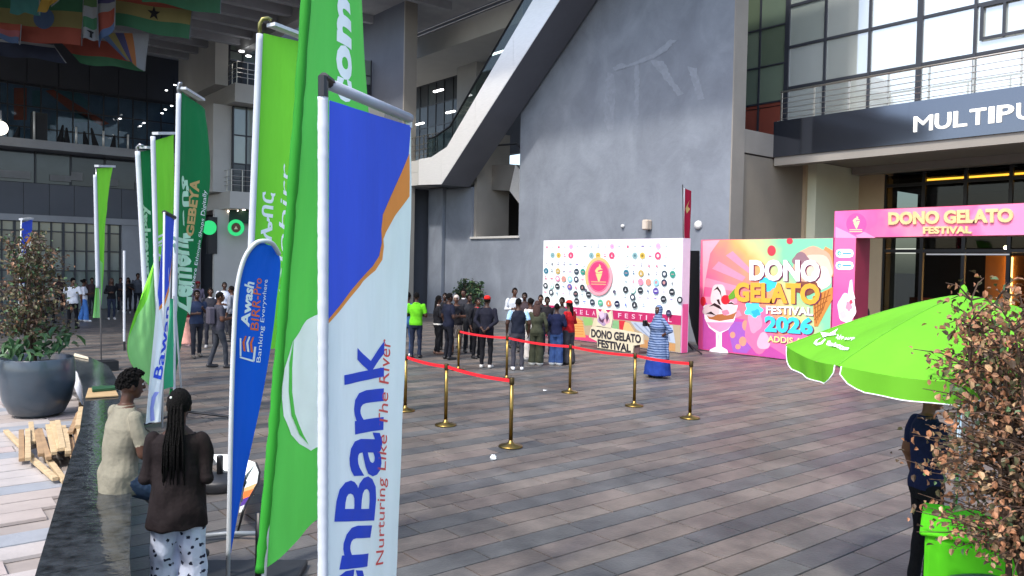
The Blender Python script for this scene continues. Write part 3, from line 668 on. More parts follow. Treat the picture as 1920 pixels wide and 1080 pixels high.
# ------------------------------------------------------------------ banners
M_pole = mat('pole_white', '#c2c6ca', .35, .05, 5); M_sleeve_w = cloth('sleeve_white', '#c3c9d2')
M_polegrey = mat('pole_grey', '#8d8f92', .3, .05, 5, metal=.8)
C_lime = cloth('lime_cloth', '#7ddb3c'); C_green = cloth('green_cloth', '#62d05a'); C_dgreen = cloth('dark_green_cloth', '#0f7440')
C_white = cloth('white_cloth', '#eef7f5'); C_blue = cloth('blue_cloth', '#4664e4'); C_orange = cloth('orange_cloth', '#ffa04e')
C_azure = cloth('azure_cloth', '#0f5fd8'); C_mint = cloth('mint_cloth', '#9be08a')
P_white = mat('print_white', '#f2f7f7', .7, .03); P_blue = mat('print_blue', '#2348c8', .7, .05); P_red = mat('print_red', '#e0564e', .7, .05)
P_orange = mat('print_orange', '#f0702c', .7, .05); P_gold = mat('print_gold', '#c7a869', .7, .08); P_green = mat('print_green', '#3aa63a', .7, .05); P_violet = mat('print_violet', '#8d97d8', .7, .05)
P_mint = mat('print_mint', '#bfeccb', .7, .04)
def ripple(amp, fu, fv, ph):
    return lambda u, v: amp*(math.sin(fu*u*6.283+ph+2.1*v)*.55+.35*math.sin(fv*v*6.283+ph*1.7+fu*3*u)+.13*math.sin(u*23+ph*3+3*math.sin(v*5+ph))*(.4+.6*math.sin(v*7.3+ph)**2)+.10*math.sin((u*.8+v*2.2)*17+ph*5)*math.sin(v*11+ph)**2)*min(1, u*4)*(0.35+.65*min(1, (1.02-v)*6 if v > .8 else 1))
class Banner:
    """hanging cloth between a pole edge and a free edge, both given bottom to top as (px, py, depth)"""
    def __init__(s, name, label, left, right, clothm, pole=None, sleeve=None, amp=.03, fu=1.2, fv=1.5, ph=0, nu=40, nv=90, base=None, sleeve_r=.028, pole_m=None, group='tall cloth banners on poles', topbar=None, cat='banner'):
        s.L = [at(*p) for p in left]; s.Rr = [at(*p) for p in right]
        rp = ripple(amp, fu, fv, ph)
        def fn(u, v):
            a = catmull(s.L, v); b = catmull(s.Rr, v); p = a+(b-a)*u
            n = (b-a).cross(Vector((0, 0, 1))); n = n.normalized() if n.length > 1e-6 else Vector((0, 1, 0))
            return p+n*rp(max(0, min(1, u)), max(0, min(1, v)))
        s.surf = Surf(fn, .022)
        pl = [at(*p) for p in pole] if pole else s.L
        s.root = thing(name, (base if base else Vector((pl[0].x, pl[0].y, max(0, pl[0].z-.1)))), label, cat, group)
        s.cloth = MB().grid(lambda u, v: fn(u, v), nu, nv).build('cloth', clothm, s.root, True)
        if pole: MB().tube(pl, .016, 8).build('pole', pole_m or M_pole, s.root, True)
        if sleeve:
            pts = [catmull(s.L, i/50) for i in range(51)]; rr = random.Random(len(label))
            MB().tube(pts, [sleeve_r*(.86+.28*rr.random()) for _ in pts], 10).build('sleeve', sleeve, s.root, True)
        if topbar:
            a = s.L[-1]; b = s.Rr[-1]; d = (b-a)
            MB().tube([a-d*.02+Vector((0, 0, .03)), b+d*.01+Vector((0, 0, .03))], topbar, 10).build('top_bar', M_polegrey, s.root, True)
    def prints(s, name, mats): s.mb = MB(); s.pm = mats; s.pn = name; return s
    def done(s): s.mb.build(s.pn, s.pm, s.cloth, True); return s
# 1 blue, orange and white banner in front
b = Banner('bank_banner', 'blue, orange and white bank banner with river slogan, nearest the camera',
    [(611, 1296, 4.0), (613, 1000, 4.0), (615, 700, 4.0), (616, 400, 4.0), (617, 188, 4.0)],
    [(742, 1150, 4.85), (752, 930, 4.88), (759, 660, 4.9), (766, 430, 4.9), (769, 236, 4.9)],
    C_white, [(606, 1420, 4.0), (604, 700, 4.0), (604, 150, 4.0)], None, .022, .8, 1.1, .4, nu=48, nv=120)
MB().tube([at(605.5, 1296-i*(1296-182)/150, 3.985) for i in range(151)], [.0265*(.94+.12*random.random()) for _ in range(151)], 12).build('sleeve', M_sleeve_w, b.root, True)
MB().tube([at(606, 182, 3.98), at(606, 143, 3.98)], .026, 10).build('pole_cap', M_black, b.root)
MB().tube([at(606, 146, 3.98), at(619, 156, 4.05)], .03, 10).build('bar_joint', M_black, b.root)
MB().tube([at(617, 158, 4.04), at(768, 222, 4.9)], .03, 10).build('top_bar', mat('bar_sleeve', '#9aa0ac', .45, .08, 4, spec=.6), b.root, True)
MB().tube([at(767, 221, 4.9), at(767, 240, 4.9)], .02, 8).build('hanger', M_pole, b.root)
b.prints('blue_field', [C_blue, C_orange])
ulb = lambda y: b.surf.uv(617, y)
blue = [(0, 1), (1, 1)]+[tuple(b.surf.uv(x, y)) for x, y in ((766, 290), (750, 330), (732, 372), (719, 402), (716, 430), (717, 455), (712, 480), (700, 500), (685, 515), (673, 528), (640, 570))]+[(0, b.surf.uv(617, 600).y)]
org = [tuple(b.surf.uv(x, y)) for x, y in ((767, 288), (750, 328), (731, 370), (717, 402), (714, 430), (715, 455), (710, 480), (698, 499), (673, 526), (640, 568))]+[(0, b.surf.uv(617, 598).y), (0, b.surf.uv(617, 606).y)]+[tuple(b.surf.uv(x, y)) for x, y in ((640, 578), (674, 536), (680, 527), (703, 507), (716, 487), (719, 462), (718, 448), (723, 435), (740, 404), (767, 368))]
fix = lambda P: [(max(0, min(1, p[0])), max(0, min(1, p[1]))) for p in P]
b.surf.poly(b.mb, fix(blue), 0, .002, True, (.03, .012)); b.done(); b.prints('orange_stripe', [C_blue, C_orange]); b.surf.poly(b.mb, fix(org), 1, .0035, True, (.03, .012)); b.done()
b.prints('bank_lettering', P_blue)
for s_, p0, p1, p2 in (('k', (719, 706), (720, 640), (645, 722)), ('n', (718, 806), (719, 728), (664, 815)), ('a', (714, 893), (717, 812), (654, 895)), ('B', (701, 976), (708, 895), (626, 978)), ('n', (688, 1062), (697, 985), (634, 1068)), ('e', (678, 1125), (684, 1068), (624, 1130))):
    b.surf.text(b.mb, s_, p0, p1, p2, 0, .003, .02)
b.done()
b.prints('slogan_lettering', P_red); b.surf.text(b.mb, 'Nurturing Like The River', (722, 1056), (738, 640), (704, 1060), 0, .003, .0); b.done()
# 2 tall green banner behind it
b = Banner('telecom_banner', 'very tall bright green banner with white globe, cut by the top of the picture',
    [(488, 1072, 4.6), (513, 800, 4.6), (537, 500, 4.6), (560, 200, 4.6), (585, -170, 4.6)],
    [(694, 900, 5.35), (702, 640, 5.35), (698, 400, 5.35), (690, 180, 5.3), (677, -130, 5.3)],
    C_green, [(484, 1260, 4.6), (508, 860, 4.6), (537, 500, 4.6), (585, -180, 4.6)], cloth('green_sleeve', '#2f8f2c'), .05, 1.1, .8, 1.2, nu=48, nv=120, sleeve_r=.03)
b.prints('globe_print', [P_white, C_green])
b.surf.poly(b.mb, [(640, 592), (598, 588), (574, 600), (548, 640), (533, 690), (527, 735), (531, 780), (545, 815), (560, 832), (582, 845), (640, 820)], 0, .004, False, (.03, .012))
b.surf.poly(b.mb, [(549, 634), (541, 680), (540, 735), (545, 780), (560, 815), (577, 834), (567, 815), (551, 775), (546, 735), (546, 690)], 1, .0075, False, (.03, .012)); b.done()
b.prints('lettering', P_white)
b.surf.text(b.mb, 'com', (660, 196), (655, 8), (630, 186), 0, .003, .045); b.done()
# 3 lime money banner
b = Banner('payment_banner', 'lime green mobile payment banner with white sleeve behind the tallest green one',
    [(464, 660, 7.1), (466, 540, 7.1), (474, 360, 7.1), (482, 200, 7.1), (494, 62, 7.1)],
    [(640, 640, 7.9), (640, 540, 7.9), (640, 360, 7.9), (640, 200, 7.9), (640, 96, 7.9)],
    C_lime, [(452, 940, 7.1), (464, 560, 7.1), (482, 190, 7.1), (487, 60, 7.1)], None, .045, 1.3, .9, 2.0)
MB().tube([at(467+(i/40)*20, 560-i*12.4, 7.07) for i in range(41)], .03, 10).build('sleeve', M_sleeve_w, b.root, True)
MB().tube([at(487, 65, 7.1), at(487, 45, 7.1), at(492, 36, 7.1), at(502, 34, 7.12), at(509, 38, 7.14)], .019, 8).build('pole_hook', mat('brass_hook', '#7d7a4a', .35, .1, metal=.8), b.root, True)
MB().bar(at(508, 46, 7.12), at(640, 96, 7.88), .11, .03).build('top_bar', M_pole, b.root)
b.prints('lettering', P_white)
b.surf.text(b.mb, '\u120c\u1265\u122d', (511, 452), (516, 362), (488, 448), 0, .003, .03)
b.surf.text(b.mb, 'telebirr', (535, 560), (542, 312), (519, 552), 0, .003, .0); b.done()
# 4 blue teardrop banner
b = Banner('teardrop_banner', 'bright blue teardrop banner with white pole and mobile banking lettering', 
    [(428, 1052, 6.3), (431, 900, 6.3), (434, 760, 6.3), (438, 640, 6.3), (445, 545, 6.3), (458, 490, 6.3), (478, 461, 6.3), (495, 456, 6.32)],
    [(431, 1056, 6.32), (443, 985, 6.4), (463, 880, 6.5), (489, 760, 6.6), (508, 650, 6.65), (518, 560, 6.7), (524, 490, 6.7), (512, 462, 6.5)],
    C_azure, [(428, 1082, 6.3), (431, 900, 6.3), (438, 640, 6.3)], None, .012, .8, .8, .3, nu=20, nv=60, base=gnd(428, 1085))
edge = [at(428, 1045, 6.29), at(431, 900, 6.29), at(434, 760, 6.29), at(438, 640, 6.29), at(444, 545, 6.29), at(457, 488, 6.29), at(477, 458, 6.3), at(495, 452, 6.35), at(511, 457, 6.45), at(523, 476, 6.6)]
MB().tube([catmull(edge, i/60) for i in range(61)], .019, 10).build('sleeve', M_pole, b.root, True)
mb = MB(); g0 = gnd(428, 1085); mb.obox(g0+Vector((.05, -.05, .03)), Vector((.42, -.30, 0)), Vector((.16, .22, 0)), Vector((0, 0, .03))); mb.build('base_plate', mat('rubber_base', '#26282b', .6, .2, 8), b.root, bevel=.01)
MB().tube([g0+Vector((0, 0, .05)), at(428, 1045, 6.3)], .016, 8).build('spigot', M_black, b.root)
b.prints('lettering', [P_white, P_orange])
b.surf.text(b.mb, 'Awash', (467, 614), (477, 530), (451, 612), 0, .003, .035)
b.surf.text(b.mb, 'BIRR-Pro', (484, 620), (491, 522), (469, 618), 1, .003, .005)
b.surf.text(b.mb, 'Banking Everywhere', (490, 680), (504, 524), (480, 679), 0, .003, .0)
for k, m in ((0, 1), (1, 0), (2, 1)):
    q = [(456+k*7, 658+k*1), (454+k*7, 642+k), (459+k*7, 630+k), (462+k*7, 630+k), (458+k*7, 642+k), (460+k*7, 659+k)]
    b.surf.poly(b.mb, q, m, .003)
for q in ([(449, 634), (452, 634), (452, 668), (449, 667)], [(449, 668), (475, 675), (475, 679), (449, 671)], [(473, 676), (476, 650), (480, 650), (477, 678)]): b.surf.poly(b.mb, q, 0, .003)
b.done()
# 5 dark green shopping banner
b = Banner('shopping_banner', 'tall dark green online shopping banner with gold and white lettering on tripod',
    [(318, 745, 12.8), (326, 600, 12.8), (331, 450, 12.8), (336, 300, 12.8), (341, 172, 12.8)],
    [(323, 740, 12.9), (344, 615, 13.2), (372, 470, 13.6), (391, 330, 13.8), (384, 205, 13.8)],
    C_dgreen, [(343, 770, 12.8), (327, 560, 12.8), (332, 300, 12.8), (335, 175, 12.8)], None, .05, 1.0, .7, .9, base=gnd(345, 785))
MB().tube([at(324+i*.28, 728-i*13.8, 12.78) for i in range(41)], .04, 10).build('sleeve', M_sleeve_w, b.root, True)
MB().tube([at(335, 178, 12.8), at(334.5, 165, 12.8), at(337, 156, 12.8), at(341, 157, 12.8)], .03, 8).build('pole_hook', M_polegrey, b.root, True)
MB().bar(at(342, 165, 12.8), at(378, 187, 13.7), .12, .04).build('top_bar', M_pole, b.root)
g0 = gnd(345, 785)
MB().tube([at(343, 755, 12.8), g0+Vector((0, 0, .1))], .03, 8).build('stem', M_black, b.root)
for a in (-35, 85, 205): MB().tube([g0+Vector((0, 0, .12)), g0+Vector((.85*math.cos(R(a)), .85*math.sin(R(a)), .025))], .022, 8).build('leg', M_black, b.root)
b.prints('lettering', [P_mint, P_gold, P_white])
b.surf.text(b.mb, 'Zemeni', (356, 590), (352, 448), (330, 586), 0, .006, .04)
b.surf.text(b.mb, 'l \u1308\u1260\u12eb', (358, 446), (352, 330), (342, 448), 0, .006, .05)
b.surf.text(b.mb, '|', (362, 452), (362, 448), (344, 452), 0, .006)
b.surf.text(b.mb, 'GEBEYA', (362, 444), (374, 338), (348, 442), 1, .006, .04)
b.surf.text(b.mb, 'Where Ethiopia Shops Digitally', (362, 548), (389, 359), (355, 546), 2, .006, .0); b.done()
# 6-9 smaller flags behind
b = Banner('payment_banner', 'lime green flag bulging out low behind the tall dark green banner',
    [(296, 745, 14.5), (292, 640, 14.5), (290, 520, 14.6), (289, 400, 14.6), (289, 264, 14.6)],
    [(258, 700, 14.1), (241, 655, 13.9), (262, 570, 14.2), (322, 420, 15.2), (327, 252, 15.2)],
    C_lime, [(300, 790, 14.6), (291, 560, 14.6), (286, 300, 14.6)], None, .04, 1.0, .8, 1.7)
MB().tube([at(297-i*.26, 640-i*9.6, 14.55) for i in range(41)], .045, 10).build('sleeve', M_sleeve_w, b.root, True)
MB().bar(at(291, 250, 14.6), at(328, 250, 15.1), .14, .05).build('top_bar', M_pole, b.root)
b.prints('lit_tail', [C_mint]); b.surf.poly(b.mb, [(0, 0), (1, 0), (1, .34), (.8, .42), (.45, .46), (.2, .6), (0, .62)], 0, .012, True, (.03, .012)); b.done()  # mint patch paints the light coming through the lower cloth
b.prints('lettering', P_white); b.surf.text(b.mb, 'birr', (304, 480), (303, 432), (291, 480), 0, .006, .03); b.done()
b = Banner('shopping_banner', 'narrow dark green flag at the far side of the lime flag',
    [(272, 640, 15.5), (268, 520, 15.5), (264, 400, 15.5), (260, 285, 15.5)],
    [(290, 640, 16.2), (294, 520, 16.2), (298, 400, 16.2), (300, 278, 16.2)],
    C_dgreen, [(280, 760, 15.5), (268, 520, 15.5), (258, 285, 15.5)], None, .05, 1.0, .8, .2)
MB().tube([at(276-i*.45, 620-i*8.4, 15.45) for i in range(41)], .05, 10).build('sleeve', M_sleeve_w, b.root, True)
MB().tube([at(258, 290, 15.5), at(257, 276, 15.5), at(262, 271, 15.5), at(269, 274, 15.5)], .03, 8).build('pole_hook', M_polegrey, b.root, True)
MB().bar(at(268, 276, 15.5), at(292, 278, 16.1), .14, .05).build('top_bar', M_pole, b.root)
b.prints('lettering', P_mint); b.surf.text(b.mb, 'Zemenpay', (283, 545), (281, 382), (270, 545), 0, .006, .04); b.done()
b = Banner('bank_banner', 'blue and white bank banner squeezed behind the dark green shopping banner',
    [(273, 795, 11.6), (280, 715, 11.7), (289, 620, 11.9), (299, 510, 12.1), (309, 402, 12.1)],
    [(300, 790, 11.8), (306, 715, 12.0), (319, 610, 12.3), (325, 510, 12.6), (327, 412, 12.6)],
    C_white, [(304, 820, 12.1), (308, 398, 12.1)], None, .04, 1.1, .9, 2.4)
b.prints('blue_field', [C_blue, C_orange, P_violet])
b.surf.poly(b.mb, [(0, 1), (1, 1), (1, .82), (.75, .72), (.4, .62), (.2, .60), (0, .66)], 0, .004, True, (.1, .04)); b.done(); b.prints('orange_stripe', [C_blue, C_orange, P_violet])
b.surf.poly(b.mb, [(1, .82), (.75, .72), (.4, .62), (.2, .60), (.2, .585), (.45, .60), (.8, .69), (1, .77)], 1, .006, True, (.1, .04)); b.done(); b.prints('violet_emblem', [C_blue, C_orange, P_violet])
b.surf.poly(b.mb, [(282, 790), (281, 765), (284, 745), (290, 735), (298, 735), (292, 745), (288, 765), (290, 788)], 2, .006, False, (.2, .04)); b.done()
b.prints('lettering', P_blue); b.surf.text(b.mb, 'Bawan', (302, 712), (316, 575), (287, 708), 0, .006, .02); b.done()
MB().tube([at(308, 398, 12.1), at(327, 408, 12.6)], .035, 8).build('top_bar', M_black, b.root)
b = Banner('shopping_banner', 'green lower tail of a flag hanging beside the white tripod pole', 
    [(326, 725, 12.55), (326, 660, 12.55), (325, 600, 12.5), (325, 560, 12.5)], [(288, 735, 12.2), (300, 680, 12.3), (312, 610, 12.4), (318, 560, 12.45)],
    cloth('sea_green_cloth', '#3fae7d'), None, None, .02, 1, 1, .5, nv=30, nu=12, base=at(326, 790, 12.5))
MB().tube([at(327, 785, 12.56), at(326, 555, 12.56)], .02, 8).build('pole', M_pole, b.root)
b = Banner('payment_banner', 'slim twisted lime flag standing alone on a dark block base',
    [(174, 596, 18.4), (181, 510, 18.4), (183, 440, 18.4), (182, 380, 18.4), (182, 316, 18.4)],
    [(187, 596, 18.6), (193, 510, 18.7), (195, 430, 18.8), (203, 370, 19.1), (213, 312, 19.3)],
    C_lime, [(190, 682, 18.4), (188, 560, 18.4), (181, 340, 18.4), (180, 316, 18.4)], None, .04, 1.2, 1.0, .6, pole_m=M_polegrey, base=gnd(200, 692))
MB().tube([at(183-i*.12, 540-i*5.3, 18.35) for i in range(41)], .04, 8).build('sleeve', M_sleeve_w, b.root, True)
MB().bar(at(181, 311, 18.4), at(213, 312, 19.2), .10, .05).build('top_bar', M_pole, b.root)
g0 = gnd(200, 694); MB().box(g0+Vector((-.2, -.25, 0)), g0+Vector((.2, .2, .22))).build('block_base', M_black, b.root)
b.surf.step = None; b.prints('tail_print', [C_mint]); b.surf.poly(b.mb, [(0, 0), (1, 0), (.95, .1), (.8, .3), (.2, .36), (0, .38)], 0, .006, True, (.15, .04)); b.done()
b = Banner('bank_banner', 'small far blue and white bank banner standing beyond the potted shrub',
    [(34, 570, 21), (36, 520, 21), (38, 470, 21), (40, 418, 21)], [(44, 570, 21.4), (46, 520, 21.4), (54, 470, 21.6), (60, 411, 21.8)],
    C_white, [(34, 640, 21), (40, 412, 21)], None, .03, 1, 1, .2)
b.prints('blue_field', [C_blue, C_orange]); b.surf.poly(b.mb, [(0, 1), (1, 1), (1, .86), (.45, .72), (0, .68)], 0, .006, True, (.15, .05)); b.done(); b.prints('orange_stripe', [C_blue, C_orange]); b.surf.poly(b.mb, [(1, .86), (.45, .72), (.45, .69), (1, .79)], 1, .008, True, (.15, .05)); b.done()
b.prints('lettering', P_blue); b.surf.text(b.mb, 'enBank', (46, 560), (50, 455), (38, 560), 0, .008, .02); b.done()
MB().bar(at(39, 411, 21), at(60, 410, 21.7), .1, .05).build('top_bar', M_pole, b.root)
g0 = gnd(232, 668); p = thing('bare_pole', g0, 'bare thin white pole with black lower half, no flag on it', 'pole')
MB().tube([at(233, 470, 22), at(233, 640, 22)], .035, 8).build('pole_top', M_pole, p); MB().tube([at(233, 640, 22), Vector((at(235, 690, 22)))], .03, 8).build('pole_foot', M_black, p)
# crimson flag by the stage, on a tripod
g0 = gnd(1284, 660)
b = Banner('festival_flag', 'narrow crimson festival flag on black tripod between backdrop and pink panel',
    [(1283, 560, 24.9), (1281, 480, 24.9), (1280, 420, 24.9), (1281, 352, 24.9)], [(1287, 560, 25.2), (1291, 480, 25.3), (1293, 420, 25.3), (1296, 358, 25.3)],
    cloth('crimson_cloth', '#a5193c'), [(1285, 655, 24.9), (1283, 540, 24.9), (1280, 346, 24.9)], None, .03, 1, 1, .3, base=g0, pole_m=M_black)
b.prints('flag_edging', [P_white, P_gold]); b.surf.poly(b.mb, [(0, 0), (.18, 0), (.18, 1), (0, 1)], 0, .01, True, (.3, .1)); b.surf.poly(b.mb, [(.35, .8), (.75, .88), (.6, .82), (.85, .8), (.55, .76)], 1, .01, True)
b.done()
MB().slab([at(1286, 470, 25), at(1311, 470, 25.8), at(1311, 652, 25.9), at(1306, 645, 25.7), at(1296, 610, 25.3), at(1287, 560, 25.0)], (.02, 0, 0)).build('black_drape', mat('black_drape', '#121217', .9, .2, 2), b.root)
for a in (20, 140, 260): MB().tube([g0+Vector((0, 0, .35)), g0+Vector((.75*math.cos(R(a)), .75*math.sin(R(a)), .02))], .025, 8).build('leg', M_black, b.root)
# ------------------------------------------------------------------ national flags under the roof
F = {k: cloth('flag_'+k, c, .12, .35) for k, c in dict(green='#43765a', yellow='#8d865a', red='#9c5145', blue='#586f96', teal='#47807f', navy='#343a4e', white='#8f939a', purple='#4d4d74', orange='#a46c46', pink='#a06066', black='#2c2d33', gold='#a8873c', lime='#52704c').items()}  # colours greyed and darkened to paint in backlight and haze
def hung(label, quad, stripes, d, vertical=False, extra=None, amp=.10):
    TL, TR, BR, BL = quad; dd = d if isinstance(d, tuple) else (d, d)
    P = [at(*TL, dd[0]), at(*TR, dd[1]), at(*BR, dd[1]), at(*BL, dd[0])]
    ph = random.random()*6
    def fn(u, v):
        p = (P[3]*(1-u)+P[2]*u)*(1-v)+(P[0]*(1-u)+P[1]*u)*v
        n = (P[1]-P[0]).cross(Vector((0, 0, 1))).normalized()
        return p+n*(amp*math.sin(u*7+ph+v*2)*(1.1-v))+Vector((0, 0, .03*math.sin(u*9+ph)*(1-v)))
    root = thing('national_flag', P[0], label, 'flag', 'flags hung under the roof')
    mb = MB(); n = len(stripes); mats = [F[s] for s in stripes]
    k = 12
    for i in range(n):
        if vertical: mb.grid(lambda u, v, i=i: fn((i+u)/n, v), k, 8, i)
        else: mb.grid(lambda u, v, i=i: fn(u, 1-(i+1-v)/n), 16, max(2, k//n), i)
    mb.build('cloth', mats, root, True)
    MB().tube([P[1]+Vector((0, 0, 0)), P[2]], .02, 6).build('edge_rod', F['white'], root)
    if extra:
        s = Surf(fn); mb = MB()
        for pts, c in extra: s.poly(mb, pts, [e[1] for e in extra].index(c), .03, True, (.12, .15))
        mb.build('emblem', [F[c] for _, c in extra], root)
    MB().tube([P[0], P[0]+Vector((0, 0, max(.1, 12.6-P[0].z)))], .012, 5).build('cord', M_black, root)
def circ(cx, cy, rx, ry, n=18): return [(cx+rx*math.cos(2*math.pi*i/n), cy+ry*math.sin(2*math.pi*i/n)) for i in range(n)]
def star(cx, cy, rx, ry): return [(cx+(rx if i % 2 == 0 else rx*.4)*math.sin(math.pi*i/5), cy+(ry if i % 2 == 0 else ry*.4)*math.cos(math.pi*i/5)) for i in range(10)]
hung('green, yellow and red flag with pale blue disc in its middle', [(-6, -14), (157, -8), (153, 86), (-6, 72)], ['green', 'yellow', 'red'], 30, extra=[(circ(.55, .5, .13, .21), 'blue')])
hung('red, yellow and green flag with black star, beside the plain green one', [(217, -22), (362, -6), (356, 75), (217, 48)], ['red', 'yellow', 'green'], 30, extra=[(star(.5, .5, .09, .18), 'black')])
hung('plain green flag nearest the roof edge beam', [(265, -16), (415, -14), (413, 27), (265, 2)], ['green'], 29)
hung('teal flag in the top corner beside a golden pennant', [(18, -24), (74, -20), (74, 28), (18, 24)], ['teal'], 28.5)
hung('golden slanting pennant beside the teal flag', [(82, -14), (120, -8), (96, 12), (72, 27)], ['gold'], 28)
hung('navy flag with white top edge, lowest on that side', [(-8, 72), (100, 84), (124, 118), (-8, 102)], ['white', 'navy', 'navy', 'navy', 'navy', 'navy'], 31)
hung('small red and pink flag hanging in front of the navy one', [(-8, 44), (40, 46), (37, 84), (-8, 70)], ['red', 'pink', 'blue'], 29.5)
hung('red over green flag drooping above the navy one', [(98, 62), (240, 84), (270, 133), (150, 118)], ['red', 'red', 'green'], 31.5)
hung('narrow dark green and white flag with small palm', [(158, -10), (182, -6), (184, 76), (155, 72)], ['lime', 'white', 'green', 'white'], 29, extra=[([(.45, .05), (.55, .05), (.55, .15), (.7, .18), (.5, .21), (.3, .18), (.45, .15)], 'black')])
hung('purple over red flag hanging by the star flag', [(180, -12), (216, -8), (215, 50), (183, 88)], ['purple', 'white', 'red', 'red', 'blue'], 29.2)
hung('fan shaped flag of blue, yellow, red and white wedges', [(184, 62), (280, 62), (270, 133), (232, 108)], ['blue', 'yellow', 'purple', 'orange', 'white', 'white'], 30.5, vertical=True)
# ------------------------------------------------------------------ people
SKIN = [mat('skin_%d' % i, c, .5, .06, 20, spec=.35) for i, c in enumerate(['#4a2f22', '#3c261c', '#5a3a2a', '#6b4734'])]
M_hair = mat('hair_black', '#0b0909', .85, .4, 60, bump=.8, bscale=120, spec=.15); M_hairb = mat('hair_brown', '#3a1f17', .7, .4, 40, bump=.8, bscale=90)
M_eye = mat('eye_white', '#d8d4cc', .3, 0); M_pupil = mat('eye_dark', '#120c0a', .2, 0); M_lip = mat('lip', '#5a2a26', .5, .05)
def fab(name, c, var=.12): return mat('fabric_'+name, c, .85, var, 7, bump=.35, bscale=28, spec=.2)
def striped(name, c1, c2, scale, kind='BANDS', axis='Z'):
    m = fab(name, c1)
    n = m.node_tree.nodes; l = m.node_tree.links; b = n['Principled BSDF']
    w = n.new('ShaderNodeTexWave'); w.wave_type = kind; w.bands_direction = axis; w.inputs['Scale'].default_value = scale; w.inputs['Distortion'].default_value = 2; w.inputs['Detail'].default_value = 2; w.inputs['Detail Scale'].default_value = 1.2
    l.new(n['Geometry'].outputs['Position'], w.inputs['Vector'])
    rp = n.new('ShaderNodeValToRGB'); rp.color_ramp.elements[0].position = .42; rp.color_ramp.elements[1].position = .58
    rp.color_ramp.elements[0].color = (*lin(c1), 1); rp.color_ramp.elements[1].color = (*lin(c2), 1)
    l.new(w.outputs['Fac'], rp.inputs[0]); l.new(rp.outputs[0], b.inputs['Base Color']); return m
def motif(name, c1, c2, scale):
    m = fab(name, c1)
    n = m.node_tree.nodes; l = m.node_tree.links; b = n['Principled BSDF']
    v = n.new('ShaderNodeTexVoronoi'); v.inputs['Scale'].default_value = scale; v.inputs['Randomness'].default_value = .7
    t = n.new('ShaderNodeTexNoise'); t.inputs['Scale'].default_value = scale*3.2
    gp = n['Geometry'].outputs['Position']; v.voronoi_dimensions = '2D'; cb = n.new('ShaderNodeCombineXYZ')
    for k_, ax_ in ((0, (rgt.x, rgt.y, 0)), (1, (0, 0, 1))):
        d_ = n.new('ShaderNodeVectorMath'); d_.operation = 'DOT_PRODUCT'; d_.inputs[1].default_value = ax_; l.new(gp, d_.inputs[0]); l.new(d_.outputs['Value'], cb.inputs[k_])
    l.new(cb.outputs[0], v.inputs['Vector']); l.new(gp, t.inputs['Vector'])
    a = n.new('ShaderNodeMath'); a.operation = 'MULTIPLY_ADD'; a.inputs[1].default_value = .55; l.new(t.outputs['Fac'], a.inputs[0]); l.new(v.outputs['Distance'], a.inputs[2])
    rp = n.new('ShaderNodeValToRGB'); rp.color_ramp.elements[0].position = .42; rp.color_ramp.elements[1].position = .45
    rp.color_ramp.elements[0].color = (*lin(c2), 1); rp.color_ramp.elements[1].color = (*lin(c1), 1)
    l.new(a.outputs[0], rp.inputs[0]); l.new(rp.outputs[0], b.inputs['Base Color']); return m
ARMS = {'down': ((.25, -.03, 1.15), (.27, .05, .92)), 'front': ((.24, .0, 1.14), (.09, .25, 1.16)), 'phone': ((.24, .03, 1.15), (.10, .24, 1.28)),
        'hip': ((.40, -.06, 1.17), (.20, .03, 1.02)), 'cross': ((.23, .07, 1.13), (-.08, .19, 1.17)), 'near': ((.205, -.03, 1.14), (.12, .21, 1.13)), 'face': ((.24, .16, 1.2), (.06, .2, 1.45)), 'back': ((.25, -.09, 1.15), (.08, -.17, .98)), 'point': ((.27, .12, 1.22), (.20, .36, 1.30))}
def segd(P, a, b):
    a = np.array(a); b = np.array(b); d = b-a; t = np.clip(((P-a)@d)/(d@d), 0, 1)
    return np.linalg.norm(P-(a+t[:, None]*d), axis=1), t
